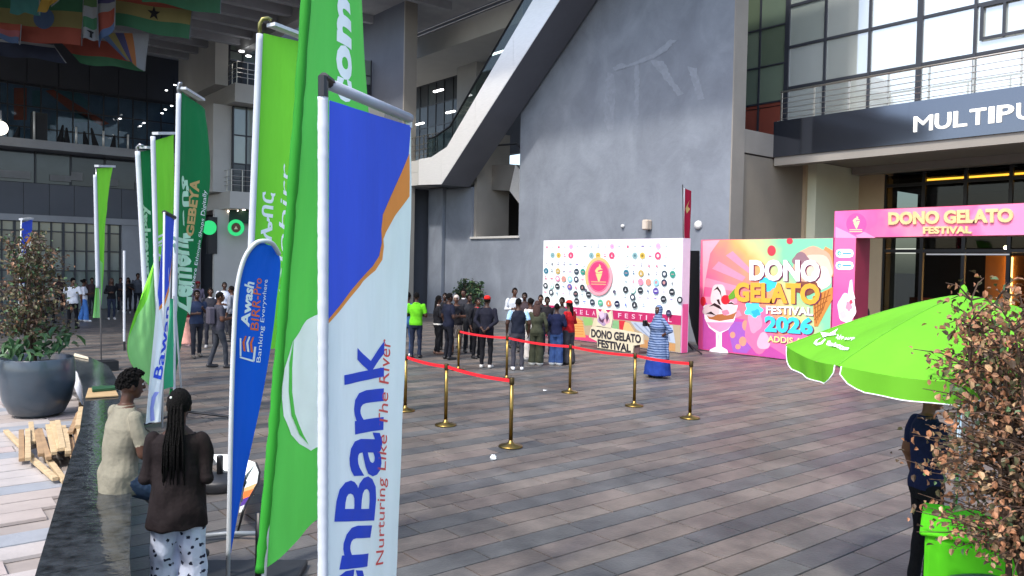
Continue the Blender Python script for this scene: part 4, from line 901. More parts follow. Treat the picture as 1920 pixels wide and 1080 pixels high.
def person(label, base, face, height=1.72, top='black', bottom='black', sleeve=.5, shoes='#d8d8d8', hair='short', arms=('down', 'down'), stride=.0, fat=1.08, fem=False, skirt=None, skin=0,
           hem=.90, vox=.014, cap=None, scarf=None, under=None, vest=None, collar=None, lean=0, detail=False, group='people queueing on the plaza', head_turn=0, headscarf=None, bag=None, fold=.007, legs=None, loose=False):
    """one person: local x right, y forward, z up, then turned to `face` (degrees from looking away from the camera, clockwise)"""
    s = height/1.75; base = Vector(base)
    away = Vector((base.x, base.y, 0)).normalized(); ri = Vector((away.y, -away.x, 0))
    fy = away*math.cos(R(face))+ri*math.sin(R(face)); fx = Vector((fy.y, -fy.x, 0))
    def T(p):
        x, y, z = p; y += lean*max(0, z-.9)
        return base+(fx*x+fy*y+Vector((0, 0, 1))*z)*s
    mb = MB(); sh = .185*(1 if not fem else .9)*min(fat, 1.15)
    J = {}
    for q, sg in (('L', -1), ('R', 1)):
        st = stride*sg
        J[q] = dict(hip=(sg*.09, 0, .90), knee=(sg*.10, .03+st*.55, .50), ank=(sg*.105, -.02+st, .095+abs(min(0, st))*.12), toe=(sg*.12, .15+st, .035+abs(min(0, st))*.05),
                    sho=(sg*sh, -.005, 1.412))
        if legs: J[q].update({k_: (sg*v_[0], v_[1], v_[2]) for k_, v_ in legs.items()})
        e, w = ARMS[arms[0 if sg < 0 else 1]]
        J[q]['elb'] = (sg*e[0]*min(1.2, fat), e[1], e[2]); J[q]['wri'] = (sg*w[0], w[1], w[2])
    # torso as stacked ellipses (z, rx, ry, cy)
    wf = .90 if fem else 1.0
    tor = [(hem-.01, .165*fat, .125*fat, 0), (.95, .168*fat, .128*fat, 0), (1.03, .158*fat*wf, .118*fat, .0), (1.12, .15*fat*wf, .112*fat, .0), (1.22, .165*fat*(.96 if fem else 1), .122*fat+(.012 if fem else 0), .005), (1.32, .178*min(fat, 1.15), .118*fat, 0), (1.40, .165, .098, -.005), (1.455, .11, .075, -.01), (1.50, .062, .062, -.005)]
    if loose: tor[0:5] = [(hem-.01, .205*fat, .165*fat, -.01), (.90, .20*fat, .16*fat, -.01), (1.03, .185*fat, .145*fat, -.005), (1.14, .172*fat, .132*fat, 0), (1.24, .172*fat, .13*fat, .005)]; tor[5] = (1.32, .186*fat, .122*fat, 0); tor[6] = (1.40, .182, .10, -.005)
    def trings(tt, n=20): return [[T((rx*math.cos(2*math.pi*k/n), cy+ry*math.sin(2*math.pi*k/n), z)) for k in range(n)] for z, rx, ry, cy in tt]
    mb.rings(trings(tor))
    # pelvis
    mb.rings(trings([(.80, .14*fat, .10*fat, 0), (.86, .16*fat, .115*fat, 0), (.93, .158*fat, .116*fat, 0), (.99, .14*fat, .10*fat, 0)]))
    cl = 1.0
    lr = (.088, .062, .047) if not skirt else (.075, .055, .042)
    if bottom_wide := (skirt == 'wide'): lr = (.10, .095, .10)
    for q in 'LR':
        j = J[q]
        mb.caps(T(j['hip']), T(j['knee']), lr[0]*s*min(fat, 1.1), lr[1]*s); mb.caps(T(j['knee']), T(j['ank']), lr[1]*s, lr[2]*s*1.1)
        a = j['ank']; t = j['toe']
        mb.caps(T((a[0], a[1]-.035, a[2]-.05)), T(t), .046*s, .042*s, 10)
        ru = .057*s*(1 if not fem else .9)*(1.05 if sleeve > .3 else .9); mb.caps(T(j['sho']), T(j['elb']), ru*.98, ru*.86)
        mb.caps(T(j['elb']), T(j['wri']), .043*s*(1.15 if sleeve > .9 else 1), .031*s*(1.2 if sleeve > .9 else 1))
    # neck and head
    mb.caps(T((0, -.01, 1.44)), T((0, .005, 1.57)), .052*s, .05*s)
    ht = R(head_turn); hc = Vector((0, .02, 1.645))
    def H(p):
        x, y, z = p; return T((hc.x+x*math.cos(ht)+y*math.sin(ht), hc.y-x*math.sin(ht)+y*math.cos(ht), hc.z+z))
    hx = (H((1, 0, 0))-H((0, 0, 0))).normalized(); hy = (H((0, 1, 0))-H((0, 0, 0))).normalized(); hz = Vector((0, 0, 1))
    mb.ellip(H((0, -.005, .015)), (.073*s, .092*s, .095*s), 14, 10, 0, (hx, hy, hz)); mb.ellip(H((0, .03, -.035)), (.058*s, .06*s, .075*s), 12, 8, 0, (hx, hy, hz))
    mb.ellip(H((0, .055, -.085)), (.028*s, .03*s, .025*s), 10, 6, 0, (hx, hy, hz))
    mb.caps(H((0, .084, .015)), H((0, .104, -.022)), .010*s, .0165*s, 8)
    for sg in (-1, 1): mb.ellip(H((sg*.076, -.012, -.01)), (.012*s, .02*s, .032*s), 8, 6, 0, (hx, hy, hz))
    mb.caps(H((-.03, .083, .032)), H((.03, .083, .032)), .010*s, .010*s, 8)
    mb.caps(H((-.018, .085, -.055)), H((.018, .085, -.055)), .010*s, .010*s, 8)
    # hands
    for q, sg in (('L', -1), ('R', 1)):
        j = J[q]; w = Vector(j['wri']); d = (w-Vector(j['elb'])).normalized()
        if arms[0 if sg < 0 else 1] in ('front', 'phone', 'cross'): side_ = Vector((0, .3, 1)).normalized()
        else: side_ = Vector((0, 1, 0))
        side_ = (side_-d*side_.dot(d)).normalized(); pal = w+d*.055
        nrm = d.cross(side_)
        axs = [((T(v)-T((0, 0, 0)))/s).normalized() for v in (side_, nrm, d)] if not lean else None
        cvt = lambda v: fx*v[0]+fy*v[1]+Vector((0, 0, v[2]))
        mb.ellip(T(pal), (.038*s, .018*s, .05*s), 10, 6, 0, (cvt(side_), cvt(nrm), cvt(d)))
        fr_ = .0085*s if vox < .012 else .0105*s
        inn = nrm*(-sg if nrm.x*sg > 0 else sg)*.012
        for k, L in enumerate((.062, .072, .068, .052)):
            o_ = side_*(.030-.02*k); a = w+d*.085+o_; m_ = a+d*L*.55+inn*.6; e_ = m_+d*L*.5+inn*1.8
            mb.caps(T(a), T(m_), fr_, fr_*.95, 6); mb.caps(T(m_), T(e_), fr_*.95, fr_*.85, 6)
        a = w+d*.03+side_*.03; mb.caps(T(a), T(a+d*.035+side_*.028+inn*.5), fr_*1.2, fr_*1.05, 6)
    sk = None
    if skirt:
        zb = {'wide': None, 'long': .07, 'mid': .42, 'short': .52}[skirt]
        if zb is not None:
            f_ = 1.0 if skirt != 'long' else 1.12
            sk = [(zb, .20*fat*f_, .17*fat*f_, .01), (zb+.02, .20*fat*f_, .17*fat*f_, .01), ((zb+.9)/2, .19*fat, .155*fat, .005), (.84, .178*fat, .138*fat, 0), (.95, .155*fat, .115*fat, 0), (1.0, .14*fat, .105*fat, 0)]
            mb.rings(trings(sk))
    me = bpy.data.meshes.new('person'); me.from_pydata([tuple(v-base) for v in map(Vector, mb.v)], [], mb.f)
    tmp = bpy.data.objects.new('tmp_body', me); COL.objects.link(tmp)
    rm = tmp.modifiers.new('r', 'REMESH'); rm.mode = 'VOXEL'; rm.voxel_size = vox
    sm = tmp.modifiers.new('s', 'SMOOTH'); sm.factor = .5; sm.iterations = 2 if vox > .011 else 3
    me2 = bpy.data.meshes.new_from_object(tmp.evaluated_get(bpy.context.evaluated_depsgraph_get()))
    bpy.data.objects.remove(tmp); bpy.data.meshes.remove(me)
    nv = len(me2.vertices); co = np.empty(nv*3); me2.vertices.foreach_get('co', co); co = co.reshape(-1, 3)
    npol = len(me2.polygons); ce = np.empty(npol*3); me2.polygons.foreach_get('center', ce); ce = ce.reshape(-1, 3)
    M3 = np.array([fx[:], fy[:], (0, 0, 1)]).T
    P = (ce@M3)/s; P[:, 1] -= lean*np.maximum(0, P[:, 2]-.9)
    z = P[:, 2]
    # ---- which garment each face belongs to
    nleg, tleg = [], []
    idx = np.full(npol, 1)                       # 0 skin 1 top 2 bottom 3 shoes 4 second top (vest, scarf)
    dt = np.full(npol, 1.0); zs_ = [t[0] for t in tor]; rxs = np.interp(z, zs_, [t[1] for t in tor]); rys = np.interp(z, zs_, [t[2] for t in tor])
    dt = (np.sqrt((P[:, 0]/rxs)**2+(P[:, 1]/rys)**2)-1)*np.minimum(rxs, rys); dt[(z < hem-.03) | (z > 1.50)] = 1
    best = dt.copy(); idx[:] = 1
    vm = np.zeros(npol, bool)
    def take(d, code):
        nonlocal best
        m_ = d < best; best = np.where(m_, d, best); idx[m_] = code[m_] if isinstance(code, np.ndarray) else code
        return m_
    for q in 'LR':
        j = J[q]
        for a, b_, ra, rb_, part in ((j['hip'], j['knee'], lr[0], lr[1], 'l'), (j['knee'], j['ank'], lr[1], lr[2]*1.1, 'l'), ((j['ank'][0], j['ank'][1]-.035, j['ank'][2]-.05), j['toe'], .046, .042, 'f'),
                             (j['sho'], j['elb'], .055, .045, 'u'), (j['elb'], j['wri'], .04, .031, 'w'), (j['wri'], tuple(Vector(j['wri'])+(Vector(j['wri'])-Vector(j['elb'])).normalized()*.19), .02, .012, 'h')):
            d, t_ = segd(P, a, b_); d = d-(ra+(rb_-ra)*t_)
            if part == 'l': code = np.full(npol, 2 if skirt not in ('mid', 'short', 'long') else 0)
            elif part == 'f': code = np.full(npol, 3)
            elif part == 'u': code = np.where(t_ < sleeve*1.0/.6 if sleeve < .6 else t_ < 2, 4 if vest == 'sleeve' else 1, 0)
            elif part == 'w': code = np.where(t_ < (sleeve-.55)/.45 if sleeve > .55 else t_ < -1, 4 if vest == 'sleeve' else 1, 0)
            else: code = np.full(npol, 0)
            take(d, code)
    foot = z < .085; idx[foot & (idx == 2)] = 3
    if sk is not None:
        zk = [t[0] for t in sk]; rx_ = np.interp(z, zk, [t[1] for t in sk]); ry_ = np.interp(z, zk, [t[2] for t in sk])
        d = np.abs(np.sqrt((P[:, 0]/rx_)**2+(P[:, 1]/ry_)**2)-1)*.15; m_ = (d < .03) & (z > zk[0]-.015) & (z < hem) & (idx != 1); idx[m_] = 2
    low = (z < hem-.012) & (idx == 1) & (np.abs(P[:, 0]) < .2*fat) ; idx[low] = 2
    neckline = 1.475 if not fem else 1.455
    hd, _ = segd(P, (0, 0, 1.52), tuple(hc)); idx[(z > neckline) & (hd < .13)] = 0
    dn, _ = segd(P, (0, -.01, 1.44), (0, .005, 1.57)); idx[(z > neckline-.02) & (dn < .06)] = 0
    if vest == 'open': idx[(idx == 1) & (P[:, 1] > .04) & (np.abs(P[:, 0]) < .07) & (z > .95)] = 4
    if under: idx[(idx == 1) & (z < hem+.035)] = 4
    mats = [SKIN[skin], bpy.data.materials.get('fabric_'+top) or fab(top, top), bpy.data.materials.get('fabric_'+bottom) or fab(bottom, bottom), mat('shoe_'+shoes, shoes, .6, .1)]
    c4 = under or (vest and collar) or '#888888'
    mats.append(bpy.data.materials.get('fabric_'+c4) or fab(c4, c4))
    # ---- folds in the clothes
    vi = np.zeros(nv, bool); lt = np.empty(len(me2.loops), int); me2.loops.foreach_get('vertex_index', lt)
    ls = np.empty(npol, int); me2.polygons.foreach_get('loop_start', ls); lc = np.empty(npol, int); me2.polygons.foreach_get('loop_total', lc)
    rep = np.repeat(idx, lc); vi[lt[(rep == 1) | (rep == 2) | (rep == 4)]] = True; vi[lt[(rep == 0) | (rep == 3)]] = False
    nr = np.empty(nv*3); me2.vertices.foreach_get('normal', nr); nr = nr.reshape(-1, 3)
    ph = hash_(label)
    k = co/s
    q = np.sin(k[:, 2]*23+np.sin(k[:, 0]*11+ph)*2.2+np.sin(k[:, 1]*13+ph*2)*2)*.6+np.sin(k[:, 0]*31+k[:, 2]*17+ph)*np.sin(k[:, 1]*27-k[:, 2]*9+ph)*.7
    co2 = co+nr*(q*fold*vi)[:, None]
    me2.vertices.foreach_set('co', co2.ravel())
    me2.materials.clear()
    for m_ in mats: me2.materials.append(m_)
    me2.polygons.foreach_set('material_index', idx.astype(np.int32)); me2.polygons.foreach_set('use_smooth', np.ones(npol, bool)); me2.update()
    o = bpy.data.objects.new('person', me2); COL.objects.link(o); o.location = base; tag(o, label, 'person', group)
    # ---- face, hair and headwear
    if detail or abs(((face+head_turn+180) % 360)-180) > 60:
        mb = MB()
        for sg in (-1, 1): mb.ellip(H((sg*.030, .079, .006)), (.012*s, .010*s, .0075*s), 8, 6, 0, (hx, hy, hz)); mb.ellip(H((sg*.030, .087, .006)), (.0055*s, .004*s, .0055*s), 8, 6, 1, (hx, hy, hz))
        mb.build('eyes', [M_eye, M_pupil], o, True)
        MB().caps(H((-.02, .089, -.055)), H((.02, .089, -.055)), .006*s, .006*s, 8).build('mouth', M_lip, o, True)
        mb = MB(); [mb.caps(H((sg*.016, .090, .034)), H((sg*.045, .078, .034)), .004*s, .003*s, 6) for sg in (-1, 1)]; mb.build('eyebrows', M_hair, o, True)
    hm = M_hairb if hair.startswith('brown') else M_hair
    def shell(name, m, sc=1.09, front=.035, dz=.0, drop=-.03, n=20, k=12, rough=.004):
        mb = MB(); rings = []
        for i in range(k+1):
            t_ = math.pi/2*(1-i/k*1.75); ring = []
            for jn in range(n):
                a = 2*math.pi*jn/n; x = math.cos(t_)*math.cos(a); y = math.cos(t_)*math.sin(a); z_ = math.sin(t_)
                lim = front if y > .35 else drop-.02*(1-abs(x))*(1 if y < 0 else 0)
                f_ = sc if z_*.1 > lim else .86
                f_ += rough*8*math.sin(jn*5.1+i*3.3+ph)
                ring.append(H((x*.075*f_, -.005+y*.094*f_, .017+dz+max(z_, -.75)*.098*f_)))
            rings.append(ring)
        mb.rings(rings[::-1]); return mb.build(name, m, o, True)
    if headscarf:
        mb = MB(); sc_ = bpy.data.materials.get('fabric_'+headscarf) or fab(headscarf, headscarf); rings = []
        n = 20
        for zz_, rx_, ry_, cy in ((-.30, .17, .12, -.02), (-.24, .15, .115, -.01), (-.17, .098, .09, 0), (-.10, .085, .092, -.002), (-.03, .088, .098, -.012), (.04, .089, .10, -.014), (.09, .072, .082, -.012), (.118, .035, .04, -.012), (.124, .005, .005, -.012)):
            rings.append([H((rx_*math.cos(2*math.pi*k_/n), cy+ry_*math.sin(2*math.pi*k_/n)*(1 if math.sin(2*math.pi*k_/n) < .72 or not (-.12 < zz_ < .06) else .62), zz_)) for k_ in range(n)])
        mb.rings(rings).build('headscarf', sc_, o, True)
    elif cap:
        cm = fab(cap, cap); mb = MB(); n = 18
        rings = [[H((r_*.80*math.cos(2*math.pi*k_/n), -.005+r_*math.sin(2*math.pi*k_/n), zz_)) for k_ in range(n)] for zz_, r_ in ((.03, .101), (.06, .103), (.095, .09), (.118, .055), (.124, .01))]
        mb.rings(rings).build('cap', cm, o, True)
        MB().slab([H((.066*math.cos(a), .07+.11*math.sin(a), .040)) for a in [math.pi*i/8 for i in range(9)]], Vector((0, 0, .010))).build('cap_peak', cm, o)
        if hair != 'none': shell('hair', hm, 1.05, .05, 0, -.04)
    elif hair == 'none': pass
    elif hair in ('short', 'crop'): shell('hair', hm, 1.10 if hair == 'short' else 1.06, .045, .004, -.035)
    elif hair == 'afro':
        shell('hair', hm, 1.10, .058, .006, -.035, rough=.003)
        mb = MB(); rq = random.Random(3)
        for _ in range(420):
            a_ = rq.uniform(0, 6.283); zz_ = rq.uniform(-.30, 1); c_ = math.sqrt(max(0, 1-zz_*zz_)); y_ = math.sin(a_)*c_
            if (y_ > .35 and zz_ < .55) or (abs(math.cos(a_)*c_) > .6 and y_ > -.2 and zz_ < .25): continue
            f_ = 1.10+rq.uniform(0, .10); mb.ellip(H((.075*f_*math.cos(a_)*c_, -.005+.094*f_*y_, .022+.100*f_*zz_)), (rq.uniform(.007, .012),)*3, 6, 4)
        mb.build('curls', hm, o, True)
    elif hair == 'headwrap':
        shell('headwrap', bpy.data.materials.get('fabric_'+scarf) or fab(scarf, scarf), 1.18, .03, .01, -.04)
    if hair in ('long', 'brown_long', 'pony', 'bun'):
        shell('hair', hm, 1.12, .05, .004, -.05)
        mb = MB(); n = 14
        if hair == 'bun': mb.ellip(H((0, -.11, .05)), (.05*s, .045*s, .05*s), 12, 8)
        else:
            w_ = .085 if hair != 'pony' else .045
            L_ = .36 if hair != 'pony' else .50
            rings = [[H((w_*f*math.cos(2*math.pi*k_/n), y_+.04*f*math.sin(2*math.pi*k_/n), .03-L_*t_)) for k_ in range(n)] for t_, f, y_ in ((0, .8, -.055), (.15, 1.15, -.075), (.4, 1.25, -.085), (.7, 1.15, -.10), (.92, .9, -.105), (1, .5, -.105))]
            mb.rings(rings[::-1])
        mb.build('hair_length', hm, o, True)
    if collar and not vest:
        n = 24; mb = MB()
        mb.rings([[T((r_*1.0*math.cos(2*math.pi*k_/n), -.008+r_*math.sin(2*math.pi*k_/n), z_)) for k_ in range(n)] for r_, z_ in ((.064, 1.455), (.078, 1.46), (.070, 1.495), (.062, 1.494))], 0, False)
        mb.build('collar', fab(collar, collar), o, True)
    if bag:
        c = T((.0, -.19, 1.22)); mb = MB(); mb.obox(c, fx*.14*s, fy*.075*s, Vector((0, 0, .2*s))); mb.build('backpack', fab(bag, bag), o, bevel=.03)
    o['s'] = s
    return o, T, H
def hash_(t): return (sum((i+1)*ord(c) for i, c in enumerate(t)) % 628)/100
stripe_b = striped('blue_stripe', '#34496e', '#7686a6', 5.5); plaid = striped('plaid', '#1c1b20', '#6b6460', 10, axis='X')
motif('floral_white', '#b9c0d2', '#23273a', 15)
def fp(px, py): return gnd(px, py)
def at_base(px, d, z):
    p = at(px, 900, d); return Vector((p.x, p.y, z))
GQ = 'people queueing on the plaza'; GF = 'people standing at the far end'
# queue near the rope
person('person in a lime green polo shirt and navy trousers, back turned', fp(779, 671), 8, 1.78, '#5fb51e', '#1d2436', .45, '#15161a', 'crop', ('front', 'front'), collar='#5fb51e', skin=1)
person('person in a blue outfit half hidden by the big bank banner edge', fp(763, 668), 20, 1.76, '#3a5f93', '#31486e', .9, '#c9c9c9', 'short', ('down', 'down'))
person('person in a black cardigan over white top, slim black trousers', fp(820, 664), 70, 1.66, '#17181d', '#14151a', .95, '#7a5a48', 'pony', ('down', 'front'), fem=True, under='#d9d7d2', collar='#d9d7d2')
person('person in a navy tee shirt and wide dark trousers, looking right', fp(840, 674), 60, 1.78, '#161a2b', '#14161f', .45, '#121317', 'short', ('down', 'front'), fat=1.1, skin=1)
person('person with cream head wrap, black top and plaid short skirt', fp(854, 665), 190, 1.68, '#15151a', 'plaid', .5, '#15151a', 'headwrap', ('front', 'face'), fem=True, skirt='short', scarf='#b8aaa0', skin=2)
person('person with white collar standing behind the plaid skirt', fp(868, 652), 200, 1.80, '#2a2a30', '#22232a', .9, '#1a1a1a', 'short', ('down', 'down'), collar='#d5d5d5')
person('person in red cap, black shirt, black trousers and white trainers', fp(911, 690), 15, 1.80, '#191a26', '#131318', .95, '#c9c6c0', 'crop', ('back', 'back'), cap='#c2231f', skin=1)
person('person with a white lanyard card hidden beside the red cap', fp(893, 672), 140, 1.66, '#17171c', '#121217', .9, '#141418', 'short', ('front', 'down'), collar='#b5333a')
person('person in a dark padded vest with pale blue sleeves and grey trousers', fp(970, 694), -5, 1.76, '#171c2a', '#3a3a42', .4, '#d6d6d6', 'crop', ('down', 'down'), vest='sleeve', collar='#9ec3dd', hem=.92, skin=1)
person('tall person in a pale grey shirt by the wall', fp(963, 652), 165, 1.86, '#b9bdc2', '#4a4d57', .9, '#222222', 'short', ('down', 'front'), skin=0)
person('person in a dark brown patterned shirt beside the pale shirt', fp(982, 660), 195, 1.76, '#3b3236', '#26262c', .5, '#1a1a1a', 'short', ('front', 'front'), skin=1)
person('person with long reddish brown hair in an olive outfit', fp(1005, 685), 10, 1.66, '#3d4032', '#34372a', .95, '#cfcfc8', 'brown_long', ('down', 'down'), fem=True, fat=1.08, skirt='wide')
person('person in wide white trousers and pale top behind the olive outfit', fp(993, 675), -40, 1.68, '#cfc9c4', '#bcb7b2', .9, '#d0d0d0', 'bun', ('down', 'down'), fem=True, skirt='wide')
person('person in a black top seen between the olive and navy figures', fp(1024, 670), 175, 1.70, '#1d1b20', '#242633', .9, '#b9b9b9', 'short', ('front', 'front'), skin=1)
person('person in a navy sweatshirt and loose blue jeans, back turned', fp(1042, 685), 12, 1.60, '#151b38', '#2d4470', .97, '#cfd3d6', 'crop', ('front', 'front'), skirt='wide', skin=1)
person('person in a red cap and red long sleeved top with grey trousers', fp(1066, 683), -50, 1.68, '#a31820', '#3c3b40', .97, '#222222', 'pony', ('down', 'front'), fem=True, cap='#c01c20', skin=2, skirt='wide')
person('small person peering over shoulders beside the white backdrop', fp(1012, 664), 185, 1.72, '#2d2a2e', '#2a2c36', .9, '#999999', 'short', ('down', 'down'), skin=2)
for px_, py_, lb_, tp_, bt_, fc_, hr_ in ((878, 661, 'person in a charcoal hoodie between the plaid skirt and the red cap', '#26282d', '#1c1d22', 160, 'short'), (833, 656, 'person in a black shirt tucked behind the navy tee shirt', '#141519', '#17181c', 190, 'crop'),
    (1052, 672, 'person in a grey striped top between the navy sweatshirt and the red top', '#45464d', '#202127', 200, 'bun')):
    person(lb_, fp(px_, py_), fc_, 1.70, tp_, bt_, .9, '#2a2a2a', hr_, ('front', 'down'), fem=hr_ in ('long', 'bun'), skin=1)
w_, T_, H_ = person('person in a blue striped wrap, headscarf and long blue skirt by the rope', fp(1233, 707), -120, 1.70, 'blue_stripe', '#1c3680', .75, '#2a2a2a', 'none', ('hip', 'phone'), fem=True, fat=1.68, skirt='long', hem=.42, headscarf='blue_stripe', skin=0, vox=.012, head_turn=-15)
mb = MB(); mb.rings([[T_((-.30+.05*math.cos(a)+dx, -.08+.03*math.sin(a), z)) for a in [2*math.pi*k/10 for k in range(10)]] for z, dx in ((.45, -.02), (.6, .0), (.85, .03), (1.1, .08), (1.3, .12))]).build('shawl_end', stripe_b, w_, True)
p_ = T_((.11, .32, 1.31)); MB().box(p_-Vector((.04, .04, .07)), p_+Vector((.04, .04, .07))).build('hand_phone', M_black, w_)
# middle group between the banners
person('person in a denim vest shirt with dark trousers, looking at a phone', fp(368, 670), 165, 1.76, '#27324a', '#24262e', .45, '#55504a', 'short', ('phone', 'front'), stride=.12, fat=1.08, skin=1, group='people between the banners')
person('person with a grey backpack in a dark grey tee shirt, walking right', fp(410, 690), 75, 1.80, '#3a3a44', '#33363d', .45, '#2b2b2e', 'crop', ('down', 'front'), stride=.16, fat=1.05, bag='#4a4752', skin=2, group='people between the banners')
person('person in a long pale pink skirt and red top', fp(350, 648), 120, 1.66, '#8a2430', '#d59a8c', .9, '#caa', 'long', ('down', 'down'), fem=True, skirt='long', group='people between the banners') if False else person('person in a long pale pink skirt and red top', fp(350, 648), 120, 1.66, '#8a2430', '#d59a8c', .9, '#ccaaaa', 'long', ('down', 'down'), fem=True, skirt='long', group='people between the banners')
person('person with a white collar behind the denim vest', fp(394, 652), 180, 1.74, '#2c2c34', '#2a2b33', .9, '#999999', 'short', ('down', 'down'), collar='#d0d0d0', group='people between the banners')
person('person in a white shirt beyond the grey backpack', fp(420, 628), 170, 1.80, '#c5cad6', '#2e3038', .5, '#333333', 'crop', ('down', 'down'), skin=1, group='people between the banners')
person('person in a grey long sleeved top at the blue banner edge', fp(434, 640), -70, 1.74, '#7b7f88', '#2a2b30', .95, '#333333', 'short', ('down', 'front'), group='people between the banners')
person('person in a dark red cap among the far crowd', fp(370, 612), 150, 1.72, '#6c6474', '#33343d', .9, '#333333', 'short', ('down', 'down'), cap='#6a1a22', group='people between the banners')
for px, lbl, c, hw, z0 in ((421, 'person in a pale grey head wrap up on the shop steps', '#2e4238', '#9a9aa4', .55), (430, 'person in a white cap up on the shop steps', '#55564f', None, .62), (446, 'person in a green shirt at the steps under the balcony', '#34553f', None, .5)):
    b0 = gnd(px, 574, 0); b0.z = z0
    if hw: person(lbl, b0, 180, 1.72, c, '#25262b', .9, '#222222', 'headwrap', ('down', 'down'), scarf=hw, group='people between the banners')
    else: person(lbl, b0, 170, 1.74, c, '#25262b', .9, '#222222', 'short', ('front', 'down'), cap='#d8d8d4' if 'white cap' in lbl else None, group='people between the banners')
# far left
person('person in a grey blouse and black trousers beside the potted shrub', fp(93, 606), 25, 1.76, '#8b867c', '#121215', .5, '#1a1a1a', 'bun', ('down', 'front'), fem=True, stride=.08, group=GF)
person('person in a white polo shirt and tight black trousers, walking away', fp(136, 617), 20, 1.82, '#c9cbd0', '#131318', .5, '#141416', 'crop', ('down', 'down'), fat=1.12, stride=.06, skin=2, group=GF)
person('person in a white blouse and pale blue jeans by the white polo', fp(157, 603), 90, 1.68, '#d5d3da', '#4a78b8', .6, '#dddddd', 'bun', ('front', 'front'), fem=True, skirt='wide', stride=.1, group=GF)
person('person in a black jacket, dark jeans and white shoes by the slim lime flag', fp(209, 599), 170, 1.70, '#19181c', '#2a3040', .95, '#c9c5c0', 'brown_long', ('down', 'front'), fem=True, group=GF)
person('smaller person in black behind the black jacket', fp(226, 585), 180, 1.62, '#26242a', '#25262e', .9, '#aaaaaa', 'short', ('front', 'front'), group=GF)
person('person in a black dress shirt looking at a phone by the grey wall', fp(240, 587), 190, 1.64, '#18171b', '#17171b', .5, '#9a9a9a', 'long', ('phone', 'front'), fem=True, group=GF)
person('person in a grey shirt with folded sleeves beside the grey wall', fp(258, 586), 160, 1.84, '#4a4d54', '#1e2026', .5, '#1a1a1a', 'short', ('down', 'down'), fat=1.08, group=GF)
person('person in dark clothes behind the white polo', fp(111, 588), 10, 1.70, '#2a1f22', '#201c20', .9, '#2a2a2a', 'short', ('down', 'down'), group=GF)
person('person in a brown top next to the far blue bank flag', fp(172, 592), 150, 1.66, '#3a2c2e', '#22232a', .9, '#333333', 'short', ('down', 'down'), group=GF)
# inside the entrance
for (x, y, lbl, c, hr, cp) in ((25.2, 10.9, 'person with brown hair walking in at the lit doorway', '#5a4a44', 'brown_long', None), (26.0, 10.85, 'person in a pale cap at the lit doorway', '#c9c4bd', 'none', '#c9c2b4'),
                          (27.5, 10.75, 'person in a black shirt beneath the warm light strip', '#17171a', 'short', None), (27.8, 10.3, 'person in a pale shirt rightmost at the lit doorway', '#bcc3cc', 'short', None), (24.6, 12.6, 'person in black standing behind the lime umbrella edge', '#17181c', 'short', None)):
    person(lbl, (x, y, 0), 20, 1.72, c, '#1f2026', .9, '#222222', hr, ('down', 'down'), cap=cp, group='people at the entrance')
# man under the umbrella
person('person in a navy polo shirt and black trousers under the lime umbrella', (6.62, 2.80, 0), 60, 1.70, '#141c3c', '#0e0e12', .42, '#141416', 'crop', ('down', 'front'), collar='#141c3c', skin=3, vox=.010, fat=1.0, group='people near the camera', head_turn=10)
# the pair by the granite wall
mn, T_, H_ = person('person in a cream polo shirt with folded arms, perched on the granite wall', at_base(221, 5.95, .095), 68, 1.63, '#7f7b6c', '#3a4a60', .45, '#333333', 'afro', ('cross', 'cross'), collar='#837f70', skin=0, vox=.0075, hem=.785, fat=1.12, detail=True, group='people near the camera', lean=.11, fold=.008, head_turn=6, legs=dict(hip=(.10, .03, .88), knee=(.11, .40, .66), ank=(.11, .52, .22), toe=(.12, .68, .14)))
wm, T_, H_ = person('person in a loose dark brown shirt and white floral trousers with long black braids', at_base(334, 5.45, 0), 14, 1.68, '#1a1314', 'floral_white', .97, '#1a1a1a', 'pony', ('near', 'near'), fem=True, fat=1.02, loose=True, hem=.80, skin=1, vox=.0075, detail=True, group='people near the camera', skirt='wide', fold=.011)
mb = MB(); rr = random.Random(4)
for k in range(60):
    x0 = rr.uniform(-.04, .04); x1 = x0*1.6+rr.uniform(-.02, .02); yb = rr.uniform(-.12, -.09)
    mb.tube([H_((x0, -.06, .07)), H_((x0*1.2, yb+.005, .0)), H_((x0*1.3, yb-.01, -.12)), H_((x1, yb-.045, -.26)), H_((x1*1.05, yb-.05, -.42-rr.uniform(0, .12)))], [.0055, .0058, .0055, .005, .003], 6)
mb.build('braids', M_hair, wm, True)
MB().ellip(H_((-.035, -.085, .075)), (.009, .006, .009)).build('hair_clip', mat('clip_white', '#e8e4e0', .3, 0), wm)
# ------------------------------------------------------------------ rope barriers
M_brass = mat('aged_brass', '#8c7440', .32, .2, 9, metal=1); M_belt = mat('red_belt', '#d81e2c', .6, .08, 5)
def stanchion(x, y, label):
    t = thing('barrier_post', (x, y, 0), label, 'barrier post', 'brass barrier posts with red belts')
    MB().lathe([(.17, .002), (.175, .014), (.165, .026), (.06, .045), (.034, .075), (.03, .10)], (x, y, 0), 28).build('base', M_brass, t, True)
    MB().lathe([(.029, .10), (.029, .90)], (x, y, 0), 16).build('post', M_brass, t, True)
    MB().lathe([(.036, .90), (.037, .905), (.037, .985), (.03, .995)], (x, y, 0), 16).build('belt_head', mat('brass_dark', '#4a3d24', .4, .15, 9, metal=.8), t, True)
    return t
PA = [(11.08, 15.7), (11.11, 13.85), (11.09, 11.75), (11.05, 9.95), (10.98, 8.6)]
PB = [(7.24, 11.85), (7.13, 10.43), (7.06, 8.68)]
